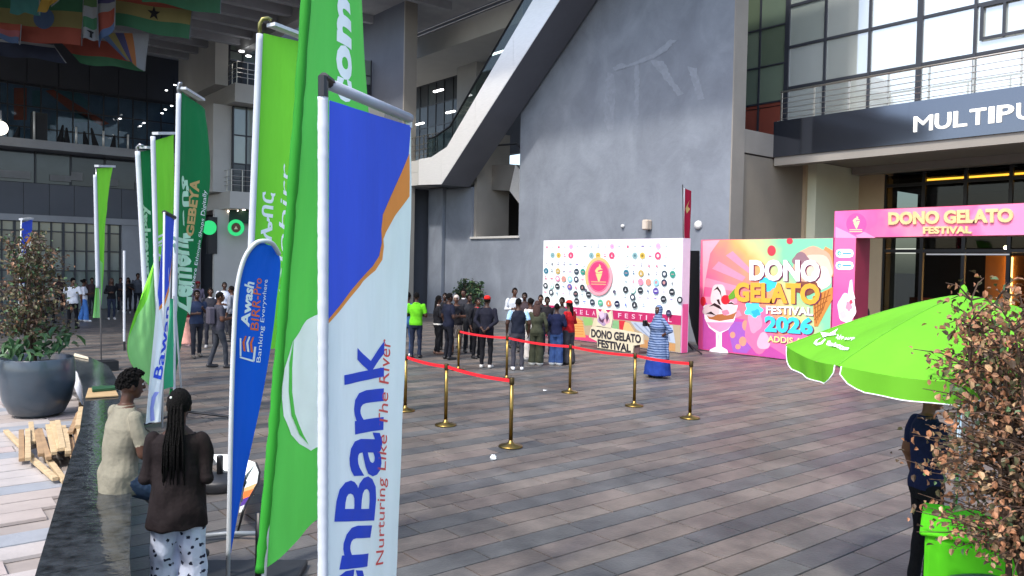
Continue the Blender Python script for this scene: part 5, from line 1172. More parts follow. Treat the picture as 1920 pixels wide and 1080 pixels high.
la = ['farthest post of the long barrier row, near the red cap', 'second farthest post of the long barrier row, in front of the padded vest', 'middle post of the long barrier row', 'second nearest post of the long barrier row, before the standing letters', 'last post of the long barrier row, right of the blue wrap']
lb = ['post of the short barrier row half behind the big bank banner', 'middle post of the short barrier row', 'nearest post of the short barrier row, close to the paper scrap']
for (x, y), s_ in zip(PA, la): stanchion(x, y, s_)
for (x, y), s_ in zip(PB, lb): stanchion(x, y, s_)
def belt(a, b, label):
    a = Vector((*a, .945)); b = Vector((*b, .945)); d = (b-a).normalized(); a += d*.04; b -= d*.04
    mb = MB(); n = Vector((d.y, -d.x, 0))*.0015; k = 12; L = (b-a).length
    P = [a+(b-a)*(i/k)-Vector((0, 0, .03*L/1.9*4*(i/k)*(1-i/k))) for i in range(k+1)]
    mb.rings([[p+n+Vector((0, 0, .026)), p-n+Vector((0, 0, .026)), p-n-Vector((0, 0, .026)), p+n-Vector((0, 0, .026))] for p in P])
    o = mb.build('barrier_belt', M_belt, None, False, a); tag(o, label, 'barrier belt', 'red belts of the barriers')
bl = ['red belt stretched from the farthest post to the second', 'red belt passing in front of the olive and navy outfits', 'red belt below the standing cut out letters', 'red belt crossing the blue wrap, last of the long row']
for (a, b), s_ in zip(zip(PA, PA[1:]), bl): belt(a, b, s_)
belt(PB[0], PB[1], 'red belt coming out from behind the bank banner'); belt(PB[1], PB[2], 'red belt ending at the nearest brass post')
# ------------------------------------------------------------------ printed panels of the festival
def grad(name, stops, axis, o, L, warp=.25, wscale=1.2):
    """ink gradient printed on a panel, running along one direction of the panel"""
    m = mat(name, stops[0][1], .45, 0, spec=.4); n = m.node_tree.nodes; l = m.node_tree.links; b = n['Principled BSDF']
    gp = n.new('ShaderNodeNewGeometry').outputs['Position']
    sub = n.new('ShaderNodeVectorMath'); sub.operation = 'SUBTRACT'; sub.inputs[1].default_value = o; l.new(gp, sub.inputs[0])
    dt = n.new('ShaderNodeVectorMath'); dt.operation = 'DOT_PRODUCT'; dt.inputs[1].default_value = Vector(axis)/L; l.new(sub.outputs[0], dt.inputs[0])
    t = n.new('ShaderNodeTexNoise'); t.inputs['Scale'].default_value = wscale; t.inputs['Detail'].default_value = 2; l.new(gp, t.inputs['Vector'])
    a = n.new('ShaderNodeMath'); a.operation = 'MULTIPLY_ADD'; a.inputs[1].default_value = warp; l.new(t.outputs['Fac'], a.inputs[0]); l.new(dt.outputs['Value'], a.inputs[2])
    rp = n.new('ShaderNodeValToRGB'); cr = rp.color_ramp
    while len(cr.elements) < len(stops): cr.elements.new(.5)
    for e, (p, c) in zip(cr.elements, stops): e.position = p+warp*.5; e.color = (*lin(c), 1)
    l.new(a.outputs[0], rp.inputs[0]); l.new(rp.outputs[0], b.inputs['Base Color']); return m
INK = {}
def ink(c):
    if c not in INK: INK[c] = mat('ink_'+c, c, .5, .03, 8, spec=.35)
    return INK[c]
class Print:
    def __init__(s, surf): s.s = surf; s.mb = MB(); s.ms = []; s.k = 0
    def m(s, c):
        q = ink(c)
        if q not in s.ms: s.ms.append(q)
        return s.ms.index(q)
    def off(s): s.k += 1; return .0015+.00025*s.k
    def poly(s, c, pts): s.s.poly(s.mb, pts, s.m(c), s.off()); return s
    def disc(s, c, cx, cy, rx, ry=None, n=18): s.s.disc(s.mb, (cx, cy), rx, ry or rx, s.m(c), s.off(), n); return s
    def text(s, c, t, p0, p1, p2, bold=.02, off=None): s.s.text(s.mb, t, p0, p1, p2, s.m(c), off or s.off(), bold); return s
    def build(s, name, parent): return s.mb.build(name, s.ms, parent)
def blob(cx, cy, rx, ry, k, amp, ph=0, n=28):
    return [(cx+rx*(1+amp*math.sin(k*a+ph))*math.cos(a), cy+ry*(1+amp*math.sin(k*a+ph))*math.sin(a)) for a in [2*math.pi*i/n for i in range(n)]]
def cone_icon(P, cx, cy, w, h, c='#e9b168', lines=True):
    """soft ice drawn as a small emblem: a flame like curl on a wafer cone"""
    P.poly(c, [(cx-w*.36, cy+h*.02), (cx+w*.36, cy+h*.02), (cx+w*.04, cy+h*.5), (cx-w*.04, cy+h*.5)])
    P.poly(c, [(cx-w*.30, cy), (cx-w*.44, cy-h*.14), (cx-w*.22, cy-h*.3), (cx+w*.02, cy-h*.38), (cx+w*.02, cy-h*.52), (cx+w*.22, cy-h*.40), (cx+w*.2, cy-h*.28), (cx+w*.44, cy-h*.2), (cx+w*.14, cy-h*.19), (cx-w*.08, cy-h*.15), (cx-w*.14, cy-h*.08), (cx+w*.06, cy-h*.06), (cx+w*.10, cy-h*.11), (cx+w*.42, cy-h*.12), (cx+w*.34, cy)])
# --- pink festival panel
XP = 20.4
fpn = thing('festival_billboard', (XP+.1, 13.4, 0), 'large pink and orange festival panel with ice cream cup and cone', 'display panel')
yA, yB, zT = 15.72, 11.27, 3.5
bm_ = grad('panel_ink', [(.0, '#e0508e'), (.2, '#f0628f'), (.42, '#f5847a'), (.56, '#f3a868'), (.66, '#c9c98a'), (.78, '#7fd0a0'), (.9, '#7fd3a5')], (0, -.8, .6), (XP, yA, 1.2), 4.4)
bm2 = mat('panel_edge', '#c0467e', .6, .05)
MB().box((XP, yB, .02), (XP+.12, yA, zT)).build('panel_frame', bm2, fpn)
ps = plane_surf((XP, yA, 0), (0, -1, 0), (0, 0, 1))
pm = MB(); pm.add([(XP-.004, yA-.02, .03), (XP-.004, yB+.02, .03), (XP-.004, yB+.02, zT-.01), (XP-.004, yA-.02, zT-.01)], [(0, 1, 2, 3)]); pm.build('printed_sheet', bm_, fpn)
P = Print(ps); P.k = 16
c0 = (1452, 560)
for i, (a0, a1) in enumerate(((172, 182), (192, 201), (211, 220), (228, 235), (150, 160))):
    r1, r2 = 70, 136
    P.poly('#f58ba6', [(c0[0]+r1*math.cos(R(a0)), c0[1]+r1*math.sin(R(a0))*.9), (max(1318, c0[0]+r2*math.cos(R(a0))), max(450, c0[1]+r2*math.sin(R(a0))*.8)), (max(1318, c0[0]+r2*math.cos(R(a1))), max(450, c0[1]+r2*math.sin(R(a1))*.8)), (c0[0]+r1*math.cos(R(a1)), c0[1]+r1*math.sin(R(a1))*.9)])
P.poly('#f3a3b4', [(1318, 452), (1350, 450), (1332, 475), (1322, 530), (1318, 560)])
P.poly('#b64a9a', [(1318, 560), (1345, 590), (1400, 600), (1440, 620), (1470, 640), (1488, 676), (1400, 664), (1318, 654)])
P.poly('#9a5ab4', [(1362, 602), (1400, 604), (1420, 640), (1400, 662), (1375, 660)])
P.poly('#e86aa2', [(1430, 640), (1500, 620), (1564, 640), (1564, 684), (1488, 676)])
for cx, cy, rx, ry in ((1374, 628, 5, 6), (1393, 640, 7, 9), (1398, 610, 6, 10), (1384, 650, 5, 5), (1447, 470, 8, 10), (1481, 452, 6, 6)): P.disc('#e9907a' if cy > 560 else '#c8404e', cx, cy, rx, ry)
P.poly('#f0709c', blob(1424, 618, 26, 44, 5, .06)); P.poly('#f593b1', blob(1416, 600, 13, 24, 4, .1)); P.poly('#f7a9be', blob(1432, 640, 12, 16, 3, .1))
P.poly('#3fc1e6', blob(1440, 532, 20, 13, 5, .18)); P.poly('#59d2ee', blob(1413, 580, 16, 14, 5, .2, 1)); P.poly('#2fa9d8', blob(1418, 587, 8, 7, 4, .2))
# right hand scoop and cone
P.poly('#d98e5c', [(1538, 482), (1548, 462), (1562, 470), (1564, 520), (1552, 512)])
P.poly('#d0a58c', blob(1525, 502, 38, 40, 7, .03)); P.poly('#e3c3b0', blob(1530, 506, 31, 30, 5, .05)); P.poly('#efdccb', blob(1540, 522, 18, 22, 4, .08)); P.poly('#8f6f78', blob(1502, 486, 16, 12, 3, .15))
P.poly('#7d4a3c', blob(1512, 540, 26, 13, 5, .12))
P.poly('#c9813f', [(1524, 556), (1562, 538), (1562, 560), (1534, 612), (1527, 612)])
for i in range(5): P.poly('#8f5424', [(1526+i*7, 556-i*3), (1528+i*7, 555-i*3), (1532+i*3, 606-i*6), (1530+i*3, 607-i*6)])
for i in range(4): P.poly('#8f5424', [(1527, 566+i*11), (1558-i*6, 552+i*11), (1558-i*6, 554+i*11), (1527, 568+i*11)])
# sundae glass
P.poly('#efe3ee', [(1319, 572), (1384, 572), (1378, 600), (1366, 618), (1354, 624), (1354, 650), (1364, 656), (1366, 662), (1330, 660), (1332, 655), (1343, 650), (1343, 624), (1330, 614), (1322, 598)])
P.poly('#e48fb5', [(1325, 604), (1377, 604), (1364, 618), (1350, 623), (1334, 614)]); P.poly('#f6d7e2', [(1329, 596), (1374, 596), (1376, 603), (1326, 603)])
P.poly('#a5653a', [(1322, 586), (1340, 590), (1360, 588), (1382, 584), (1376, 598), (1350, 602), (1330, 598)])
P.poly('#d7c6c8', blob(1348, 556, 15, 24, 5, .05)); P.poly('#cbb8ba', blob(1334, 582, 16, 12, 5, .06)); P.poly('#e4c1c8', blob(1366, 578, 16, 13, 4, .06)); P.poly('#ef7d95', blob(1361, 586, 7, 5, 4, .1))
for q in ([(1338, 545), (1346, 537), (1352, 546), (1354, 560), (1350, 548), (1345, 542)], [(1330, 575), (1340, 568), (1350, 573), (1356, 582), (1346, 577), (1338, 573)], [(1344, 562), (1349, 561), (1352, 572), (1348, 570)], [(1362, 570), (1372, 566), (1380, 572), (1372, 570)], [(1324, 588), (1334, 584), (1344, 592), (1334, 589)]): P.poly('#2e1a1e', q)
P.disc('#c9202e', 1361, 562, 8.5, 9); P.disc('#c9202e', 1319, 565, 5, 9); P.poly('#5f9a2f', [(1366, 555), (1378, 541), (1384, 553), (1376, 560), (1368, 562)])
P.poly('#ffffff', [(1344, 628), (1353, 628), (1352, 646), (1345, 646)]); P.poly('#b9a9cf', [(1347, 628), (1350, 628), (1350, 646), (1348, 646)])
P.build('printed_art', fpn)
L = Print(ps); L.k = 70
for dx, c in ((2.5, '#6a2a4a'), (0, None)):
    L.text(c or '#f4f4f6', 'DONO', (1406+dx, 526+dx*.6), (1538+dx, 529+dx*.6), (1406+dx, 487+dx*.6), .045)
    L.text(c or '#e8a63c', 'GELATO', (1378+dx, 566+dx*.6), (1538+dx, 572+dx*.6), (1378+dx, 529+dx*.6), .045)
    L.text(c or '#f4f4f6', 'FESTIVAL', (1437+dx*.6, 588+dx*.5), (1525+dx*.6, 592+dx*.5), (1437+dx*.6, 573+dx*.5), .03)
    L.text(c or '#3fc3e8', '2026', (1434+dx, 622+dx*.6), (1525+dx, 628+dx*.6), (1434+dx, 591+dx*.6), .05)
    L.text(c or '#ecd08e', 'ADDIS ABABA', (1440+dx*.5, 641+dx*.4), (1548+dx*.5, 650+dx*.4), (1440+dx*.5, 629+dx*.4), .03)
L.build('lettering', fpn)
# --- entrance arch
ar = thing('entrance_arch', (XP+.3, 9, 0), 'pink festival entrance arch with gold raised letters in front of the glass doors', 'arch')
ai = grad('arch_ink', [(0, '#f56fae'), (.25, '#f0609a'), (.5, '#f48aa4'), (.75, '#f06c9e'), (1, '#f487b0')], (0, -1, 0), (XP, 11.2, 3.5), 4.5, .4, 2.2)
ai2 = grad('arch_leg_ink', [(0, '#d64e8e'), (.5, '#e0559a'), (1, '#f06ea4')], (0, 0, 1), (XP, 11.2, 0), 3.5, .3, 2)
XA = XP-.02
MB().box((XA, 3.6, 3.5), (XA+.75, 11.26, 4.23)).build('lintel', mat('arch_side', '#8f2440', .5, .1, 2), ar); MB().box((XA, 10.62, .01), (XA+.75, 11.24, 3.497)).build('leg', mat('arch_side', '#8f2440'), ar); MB().box((XA, 3.6, .01), (XA+.75, 4.2, 3.497)).build('leg', mat('arch_side', '#8f2440'), ar)
MB().add([(XA-.004, 11.25, 3.5), (XA-.004, 3.61, 3.5), (XA-.004, 3.61, 4.22), (XA-.004, 11.25, 4.22)], [(0, 1, 2, 3)]).build('printed_sheet', ai, ar)
MB().add([(XA-.004, 11.23, .02), (XA-.004, 10.63, .02), (XA-.004, 10.63, 3.49), (XA-.004, 11.23, 3.49)], [(0, 1, 2, 3)]).build('printed_sheet', ai2, ar)
as_ = plane_surf((XA, 11.25, 0), (0, -1, 0), (0, 0, 1)); P = Print(as_); P.k = 16
P.poly('#f79ac6', [(1567, 446), (1567, 425), (1590, 436), (1608, 446)]); P.poly('#f78fb8', [(1608, 446), (1600, 428), (1624, 436), (1642, 446)])
P.disc('#c0559c', 1606, 420, 19, 20, 26); cone_icon(P, 1606, 417, 16, 24, '#f0d7a2'); P.poly('#e7cf9f', [(1593, 430), (1617, 430), (1617, 431.5), (1593, 431.5)]); P.poly('#e7cf9f', [(1593, 433.5), (1617, 433.5), (1617, 435), (1593, 435)])
for y0 in (475, 498):
    P.poly('#f3f3f6', [(1569, y0-6), (1574, y0-8), (1594, y0-8), (1599, y0-6), (1601, y0), (1599, y0+6), (1594, y0+8), (1574, y0+8), (1569, y0+6), (1567, y0)])
    P.disc('#3cb6a4' if y0 < 480 else '#5aa6dc', 1574, y0, 4, 4.4, 12); P.disc('#f3f3f6', 1574.6, y0+.5, 1.8, 2, 10); P.poly('#2f9ab8', [(1580, y0-1.4), (1596, y0-1.4), (1596, y0+1.2), (1580, y0+1.2)])
P.poly('#f4e4ec', blob(1588, 578, 17, 28, 6, .06)); P.poly('#f4e4ec', [(1594, 526), (1598, 524), (1600, 545), (1604, 560), (1590, 566), (1576, 560), (1590, 552)]); P.poly('#e88fa8', blob(1592, 574, 6, 9, 5, .15)); P.poly('#f7bccb', blob(1581, 590, 6, 8, 4, .12)); P.poly('#d04a62', blob(1596, 566, 3, 4, 4, .1))
P.build('printed_art', ar)
GL = mat('gold_letter', '#d9bd86', .45, .12, 6, spec=.5)
mb = MB(); as_.text(mb, 'DONO GELATO', (1667, 422), (1901, 417), (1667, 398), 0, .05, .05, 4, ext=.045); as_.text(mb, 'FESTIVAL', (1732, 438.5), (1823, 438), (1732, 425), 0, .05, .05, 4, ext=.045); mb.build('raised_lettering', GL, ar)
# --- white sponsor backdrop
XB = 19.0; yL, yR = 21.68, 15.3
bd = thing('sponsor_backdrop', (XB+.2, 18.5, 0), 'wide white sponsor backdrop covered with rows of small round logos', 'backdrop')
MB().box((XB, yR, .02), (XB+.35, yL, 3.5)).build('panel_frame', mat('backdrop_side', '#d9c3d6', .6, .05), bd)
pm = MB(); pm.add([(XB-.004, yL-.01, 1.16), (XB-.004, yR+.01, 1.16), (XB-.004, yR+.01, 3.49), (XB-.004, yL-.01, 3.49)], [(0, 1, 2, 3)]); pm.build('printed_sheet', mat('backdrop_white', '#e4f0ee', .5, .02), bd)
bs = plane_surf((XB, yL, 0), (0, -1, 0), (0, 0, 1))
P = Print(bs); P.k = 14
Bw = yL-yR
def bp(u, v):            # board coordinates: u across 0..1, v down 0..1 of the white part
    q = Vector((XB, yL-u*Bw, 3.5-v*2.34)); r_ = pix(q); return r_.x, r_.y
rng = random.Random(9); SY = 9.0
def logo(u, v, r, c, ring=None, inner=None):
    x, y = bp(u, v); rx = r*(11.5+4*u); ry = r*17*(.85+.25*u)
    if ring: P.disc(ring, x, y, rx*1.15, ry*1.15, 14)
    P.disc(c, x, y, rx, ry, 14)
    if inner:
        k = rng.randrange(3)
        if k == 0: P.poly(inner, [(x-rx*.5, y-ry*.1), (x+rx*.5, y-ry*.1), (x+rx*.5, y+ry*.15), (x-rx*.5, y+ry*.15)])
        elif k == 1: P.poly(inner, [(x-rx*.3, y+ry*.4), (x, y-ry*.5), (x+rx*.3, y+ry*.4)])
        else: P.disc(inner, x, y, rx*.5, ry*.5, 10)
def mark(u, v, c, w=.022):
    x, y = bp(u, v); k = rng.randrange(3); w = w*260*.5
    if k == 0: P.poly(c, [(x-w, y-1.2), (x+w, y-1), (x+w, y+1), (x-w, y+.8)])
    elif k == 1: P.poly(c, [(x-w*.7, y+3), (x-w*.3, y-4), (x, y), (x+w*.4, y-3), (x+w*.7, y+3)])
    else: P.poly(c, [(x-w*.8, y), (x+w*.8, y+.3), (x+w*.8, y+2), (x-w*.8, y+1.8)]); P.poly(c, [(x-w*.4, y-4), (x+w*.4, y-4), (x+w*.3, y-1.5), (x-w*.3, y-1.5)])
cols = ['#d56a8a', '#7a7a86', '#c8507a', '#9a8fa8', '#8a6fb8', '#caa0c0']
for r_ in range(3):
    u0 = .03+r_*.31
    for k in range(6):
        if k in (0, 2): mark(u0+k*.05, .10, cols[(k+r_) % 6])
        elif k == 4: logo(u0+k*.05, .10, .30, '#c7a7d6', '#e7d3ec', '#e58fb0')
        else: mark(u0+k*.05, .10, '#a9b4b8', .016)
    for k in range(6):
        if k == 1: logo(u0+k*.05, .23, .32, '#7fa3a8', '#a9bfc3', '#55757e')
        elif k == 2: logo(u0+k*.05, .23, .32, '#c4a850', '#d8c58a', '#8a7430')
        elif k == 4: logo(u0+k*.05, .23, .36, '#d9436a', '#e88aa2', '#f3d3dc')
        elif k == 3: mark(u0+k*.05, .235, '#c85a8a')
        else: mark(u0+k*.05, .235, '#b6c4c4', .014)
palette = {'teal': '#2f6f86', 'navy': '#2a2f4c', 'black': '#30343c', 'pink': '#e58aa6', 'sky': '#8fc6dc', 'violet': '#5a4a9a', 'green': '#2f8a7a', 'slate': '#3a4552'}
rows = [(.36, ['w', 'm', 'm', 'm', 'm', 'm', 'w']), (.47, ['teal', 'm', '#b59a5a', 'm', 'm', 'slate', 'green']), (.585, ['m', 'm', 'pink', '#c98a7a', 'sky', 'navy', 'm']), (.70, ['black', 'o', 'black', 'm', 'violet', 'm', 'black']), (.80, ['m', 'slate', 'm', 'm', 'm', 'black', 'm', 'black'])]
for v, items in rows:
    for side_ in (0, 1):
        for i, it in enumerate(items):
            u = .03+i*.05+(.615 if side_ else 0)
            if .36 < u < .60 and v < .78: continue
            if it == 'm': mark(u, v, rng.choice(cols+['#8a9aa8', '#4a5a86']), .018)
            elif it == 'w': logo(u, v, .26, '#f6f9f9', '#c3ccd0', '#8a8f98')
            elif it == 'o': logo(u, v, .33, '#e4f0ee', '#5fb8a4', '#5fb8a4')
            else: logo(u, v, .36, palette.get(it, it), None, rng.choice(['#c9cdd2', '#e8e8e8', '#b98a8a']))
for i, it in enumerate(['black', 'm', 'slate', '#54a886', '#ea7a52', 'navy', 'm', 'black', 'm']): 
    u = .29+i*.06
    if it == 'm': mark(u, .905, '#6a7ac8', .02)
    else: logo(u, .905, .36, palette.get(it, it), None, '#d5d9dc')
for u, v in ((.93, .98), (.36, .74), (.57, .74)): logo(u, v, .34 if u > .9 else .2, '#3a3550', None, '#8a86a0')
cx, cy = bp(.455, .53)
P.disc('#f29aa6', cx, cy, 25.5, 36, 30); P.poly('#f3b27a', [(cx+25.5*math.cos(R(a)), cy+36*math.sin(R(a))) for a in range(150, 331, 10)]); P.disc('#c23a6e', cx, cy, 20.5, 30, 30); P.disc('#f09aa6', cx, cy, 19.6, 28.8, 30); P.disc('#c53f70', cx, cy, 19, 28, 30)
cone_icon(P, cx+.5, cy-6, 17, 34, '#f2c184')
for dy in (9, 13.5): P.poly('#f0a27a', [(cx-14, cy+dy), (cx+14, cy+dy+.8), (cx+14, cy+dy+2.6), (cx-14, cy+dy+1.8)])
P.build('printed_logos', bd)
P = Print(bs); P.k = 14
q = lambda u, z: tuple(pix((XB, yL-u*Bw, z)))
P.poly('#b02a5e', [q(0, 1.16), q(1, 1.16), q(1, .86), q(0, .86)])
P.poly('#ab9a80', [q(0, .86), q(1, .86), q(1, .03), q(0, .03)]); P.poly('#c8446e', [q(0, .3), q(.35, .24), q(.62, .1), q(.62, .03), q(0, .03)])
P.poly('#d99a58', [q(.18, .5), q(.27, .84), q(.33, .7), q(.36, .15), q(.2, .1)]); 
for i in range(6): P.poly('#a5642c', [q(.2, .2+i*.09), q(.34, .24+i*.09), q(.34, .255+i*.09), q(.2, .215+i*.09)])
P.poly('#86b06a', [q(.33, .84), q(.40, .84), q(.42, .6), q(.35, .55)]); P.poly('#c9bfa0', [q(.42, .84), q(.55, .84), q(.55, .5), q(.40, .45)]); P.poly('#7fae7c', [q(.55, .82), q(.60, .82), q(.60, .55), q(.55, .5)])
P.poly('#c5333e', [q(.60, .84), q(.645, .84), q(.635, .45), q(.605, .5)]); P.poly('#e8b27a', [q(.64, .8), q(.67, .78), q(.74, .3), q(.62, .35)])
P.poly('#aab6c8', [q(.68, .84), q(.95, .84), q(.97, .3), q(.83, .35), q(.72, .6)]); 
for i in range(5): P.poly('#8794ac', [q(.70+i*.05, .8), q(.715+i*.05, .8), q(.82+i*.03, .36), q(.81+i*.03, .36)])
P.poly('#b88a5a', [q(.72, .3), q(.97, .28), q(.97, .05), q(.72, .05)]); P.poly('#d98aa0', [q(0, .85), q(.17, .85), q(.17, .4), q(0, .35)])
P.build('printed_art', bd)
L = Print(bs); L.k = 34
for i, ch in enumerate('DONO GELATO FESTIVAL'):
    if ch != ' ': u = .03+i*.047; w_ = .022 if ch != 'I' else .007; L.text('#e6b9cb', ch, q(u, .93), q(u+w_, .93), q(u, 1.08), .01)
L.build('lettering', bd)
MB().box((XB+.05, yR-.02, .02), (XB+.3, yR-.002, 1.5)).build('side_sheet', ink('#d8568e'), bd)
# --- cut out letters on a low stand in front of the backdrop
so = thing('cutout_sign', (17.6, 17, 0), 'cut out standing festival letters with an ice cream picture on top', 'cutout sign')
ss = plane_surf((17.75, 18.5, 0), (0, -1, 0), (0, 0, 1)); mb = MB()
GC = mat('cutout_cream', '#cfc6ac', .6, .04); DKL = mat('cutout_dark', '#2a2832', .5, .05)
def cut(pts, z=0): 
    a = [ss.pos(*ss.uv(*p)) for p in pts]; mb.slab(a, (.05, 0, 0))
cut([(1104, 632), (1108, 614), (1120, 611), (1205, 626), (1206, 645), (1188, 648), (1186, 662), (1120, 652), (1119, 640)])
cut([(1117, 576), (1124, 588), (1131, 577), (1138, 588), (1146, 582), (1148, 600), (1145, 616), (1117, 612), (1120, 598)])
mb.build('cutout_board', GC, so)
mb = MB(); ss.text(mb, 'DONO GELATO', (1109, 632), (1202, 644), (1109, 616.5), 0, .012, .03, ext=.01); ss.text(mb, 'FESTIVAL', (1121, 650), (1183, 661), (1121, 635.5), 0, .012, .03, ext=.01); mb.build('raised_lettering', DKL, so)
P = Print(ss); P.k = 10
P.poly('#a893b0', blob(1132, 598, 11, 12, 5, .1)); P.poly('#c7b4c8', blob(1128, 590, 5, 7, 4, .1)); P.poly('#d5a0b0', blob(1138, 602, 5, 5, 4, .1)); P.poly('#5a3a52', [(1122, 590), (1128, 600), (1134, 596), (1131, 606), (1124, 602)]); P.poly('#5a3a52', [(1138, 586), (1142, 596), (1138, 606), (1136, 596)]); P.build('printed_art', so)
MB().box((17.8, 15.9, .004), (18.4, 18.4, .06)).box((17.81, 15.9, .062), (17.85, 16.7, .35)).build('stand', mat('stand_brown', '#5f4a4a', .6, .1), so)
# ------------------------------------------------------------------ lime umbrella
uc = Vector((5.95, 2.31, 0)); um = thing('market_umbrella', (5.95, 2.31, 0), 'lime green market umbrella with white telecom logo and scalloped edge', 'umbrella')
tl = Vector((-uc.x, -uc.y, 0)).normalized()
def upt(a, r, z):       # canopy leans a little towards the camera side
    v = Vector((math.cos(R(a)), math.sin(R(a)), 0))*r; return uc+v+Vector((0, 0, z-.055*v.dot(tl)/1.15))
RU, ZR, ZT = 1.17, 2.035, 2.445
C_um = cloth('umbrella_cloth', '#6ab42c', .12, .2)
def cz(t): return ZT-(ZT-ZR)*(t**1.35)
A0 = 120
for g_ in range(8):
    a0 = A0+45*g_; 
    def fn(u, v, a0=a0):
        a = a0+45*u; r = RU*v*(1-(1-math.cos(R(22.5)))*math.sin(math.pi*u)*1.0)
        return upt(a, r, cz(v)-.032*math.sin(math.pi*u)*v*v*(1.6-.6*v)+.006*math.sin(u*19+g_*2+v*2)*v*math.sin(math.pi*u))
    cpn = MB().grid(fn, 12, 14).build('canopy_panel', C_um, um, True)
    if g_ == 0: tsurf = Surf(fn, .05)
    def vf(u, v, a0=a0):
        uu = .03+.94*u; a = a0+45*uu; r = RU*(1-(1-math.cos(R(22.5)))*math.sin(math.pi*uu))
        dep = .135*(.55+.45*min(1, math.sin(math.pi*u)*2.2)) if .02 < u < .98 else .05
        p = upt(a, r*(1+.012*math.sin(u*15+g_)*v), cz(1)-.03*math.sin(math.pi*uu)); return p-Vector((0, 0, dep*v-.002))
    MB().grid(vf, 18, 4).build('valance', C_um, cpn, True)
    MB().tube([vf(0, .0)]+[vf(i/18, 1) for i in range(19)]+[vf(1, .0)], .0042, 6).build('piping', P_white, cpn, True)
    MB().tube([upt(a0, RU*i/12, cz(i/12)+.002) for i in range(13)], .0034, 6).build('seam', mat('umbrella_seam', '#62a829', .8, .1, 9), cpn)
    MB_last = MB().tube([upt(a0, .03, ZT-.03), upt(a0, RU*.5, cz(.5)-.02), upt(a0, RU*.99, ZR-.012)], .006, 6); rb_ = MB_last.build('rib', M_rail, um)
    MB().tube([upt(a0, .05, ZT-.45), upt(a0, RU*.55, cz(.55)-.02)], .005, 6).build('strut', M_rail, rb_)
mb = MB()
tsurf.text(mb, '\u12a2\u1275\u12ee \u1274\u120c\u12ae\u121d', (1567, 636), (1600, 642), (1572, 627), 0, .006, .03); tsurf.text(mb, 'telecom', (1548, 646), (1590, 658), (1556, 637), 0, .006, .05)
tsurf.poly(mb, [(1539, 624), (1556, 626), (1572, 617), (1566, 626), (1569, 629), (1552, 631), (1544, 634)], 0, .006)
tsurf.poly(mb, [(1541, 634), (1530, 639), (1526, 645), (1531, 649), (1542, 646), (1549, 638), (1547, 636), (1540, 643), (1532, 645), (1533, 640)], 0, .006)
mb.build('logo_print', P_white, um)
MB().tube([Vector((uc.x, uc.y, .02)), Vector((uc.x, uc.y, ZT+.02))], .019, 12).build('pole', mat('pole_chrome', '#c9ced6', .2, .05, metal=.9), um, True)
MB().lathe([(.03, ZT-.02), (.03, ZT+.02), (.018, ZT+.06), (.004, ZT+.075)], uc, 12).build('finial', C_um, um, True)
MB().lathe([(.27, .004), (.27, .07), (.2, .1), (.06, .11), (.03, .3)], uc, 24).build('base', M_black, um, True)
# promo counter in lime cloth
pc = thing('promo_counter', (5.55, 1.75, 0), 'lime green cloth covered promotion counter behind the brown shrub', 'counter')
MB().slab([(5.02, 2.12, .0), (5.35, 1.25, 0), (5.95, 1.5, 0), (5.62, 2.37, 0)], (0, 0, .98)).build('counter_body', cloth('lime_cover', '#58cc1c'), pc, bevel=.02)
MB().slab([(4.99, 2.14, .985), (5.33, 1.22, .985), (5.98, 1.48, .985), (5.64, 2.4, .985)], (0, 0, .03)).build('counter_top', cloth('lime_cover', '#58cc1c'), pc, bevel=.01)
pr = person('person in black sitting behind the lime promotion counter', (6.15, 1.45, -.35), 200, 1.7, '#1c1b20', '#1a1a1e', .9, '#222222', 'short', ('front', 'front'), group='people near the camera') if False else None
MB().box((5.45, 1.62, 1.02), (5.62, 1.72, 1.2)).build('tmp', M_black, pc).name = 'bag'
# ------------------------------------------------------------------ plants
M_bark = mat('bark', '#4a382c', .9, .3, 20, bump=.5, bscale=40)
LF = [mat('leaf_'+k, c, .55, .3, 9) for k, c in (('brown', '#8a664c'), ('rust', '#9d6d4d'), ('olive', '#545034'), ('umber', '#4b3c2f'), ('green', '#48613c'), ('tan', '#a18461'))]
def leaf_geo(L, w, bend=.2):
    return [(0, 0, 0), (L*.28, w*.5, L*bend*.7), (L*.7, w*.46, L*bend*.5), (L, 0, -L*bend*.9), (L*.7, -w*.46, L*bend*.8), (L*.28, -w*.5, L*bend*.9), (L*.45, 0, -L*.03)], [(0, 6, 1), (1, 6, 2), (2, 6, 3), (3, 6, 4), (4, 6, 5), (5, 6, 0)]
def rot_rand(rg, droop=0):
    return Matrix.Rotation(rg.uniform(0, 6.283), 3, 'Z')@Matrix.Rotation(rg.uniform(-1.1, 1.1)+droop, 3, 'Y')@Matrix.Rotation(rg.uniform(-1.2, 1.2), 3, 'X')
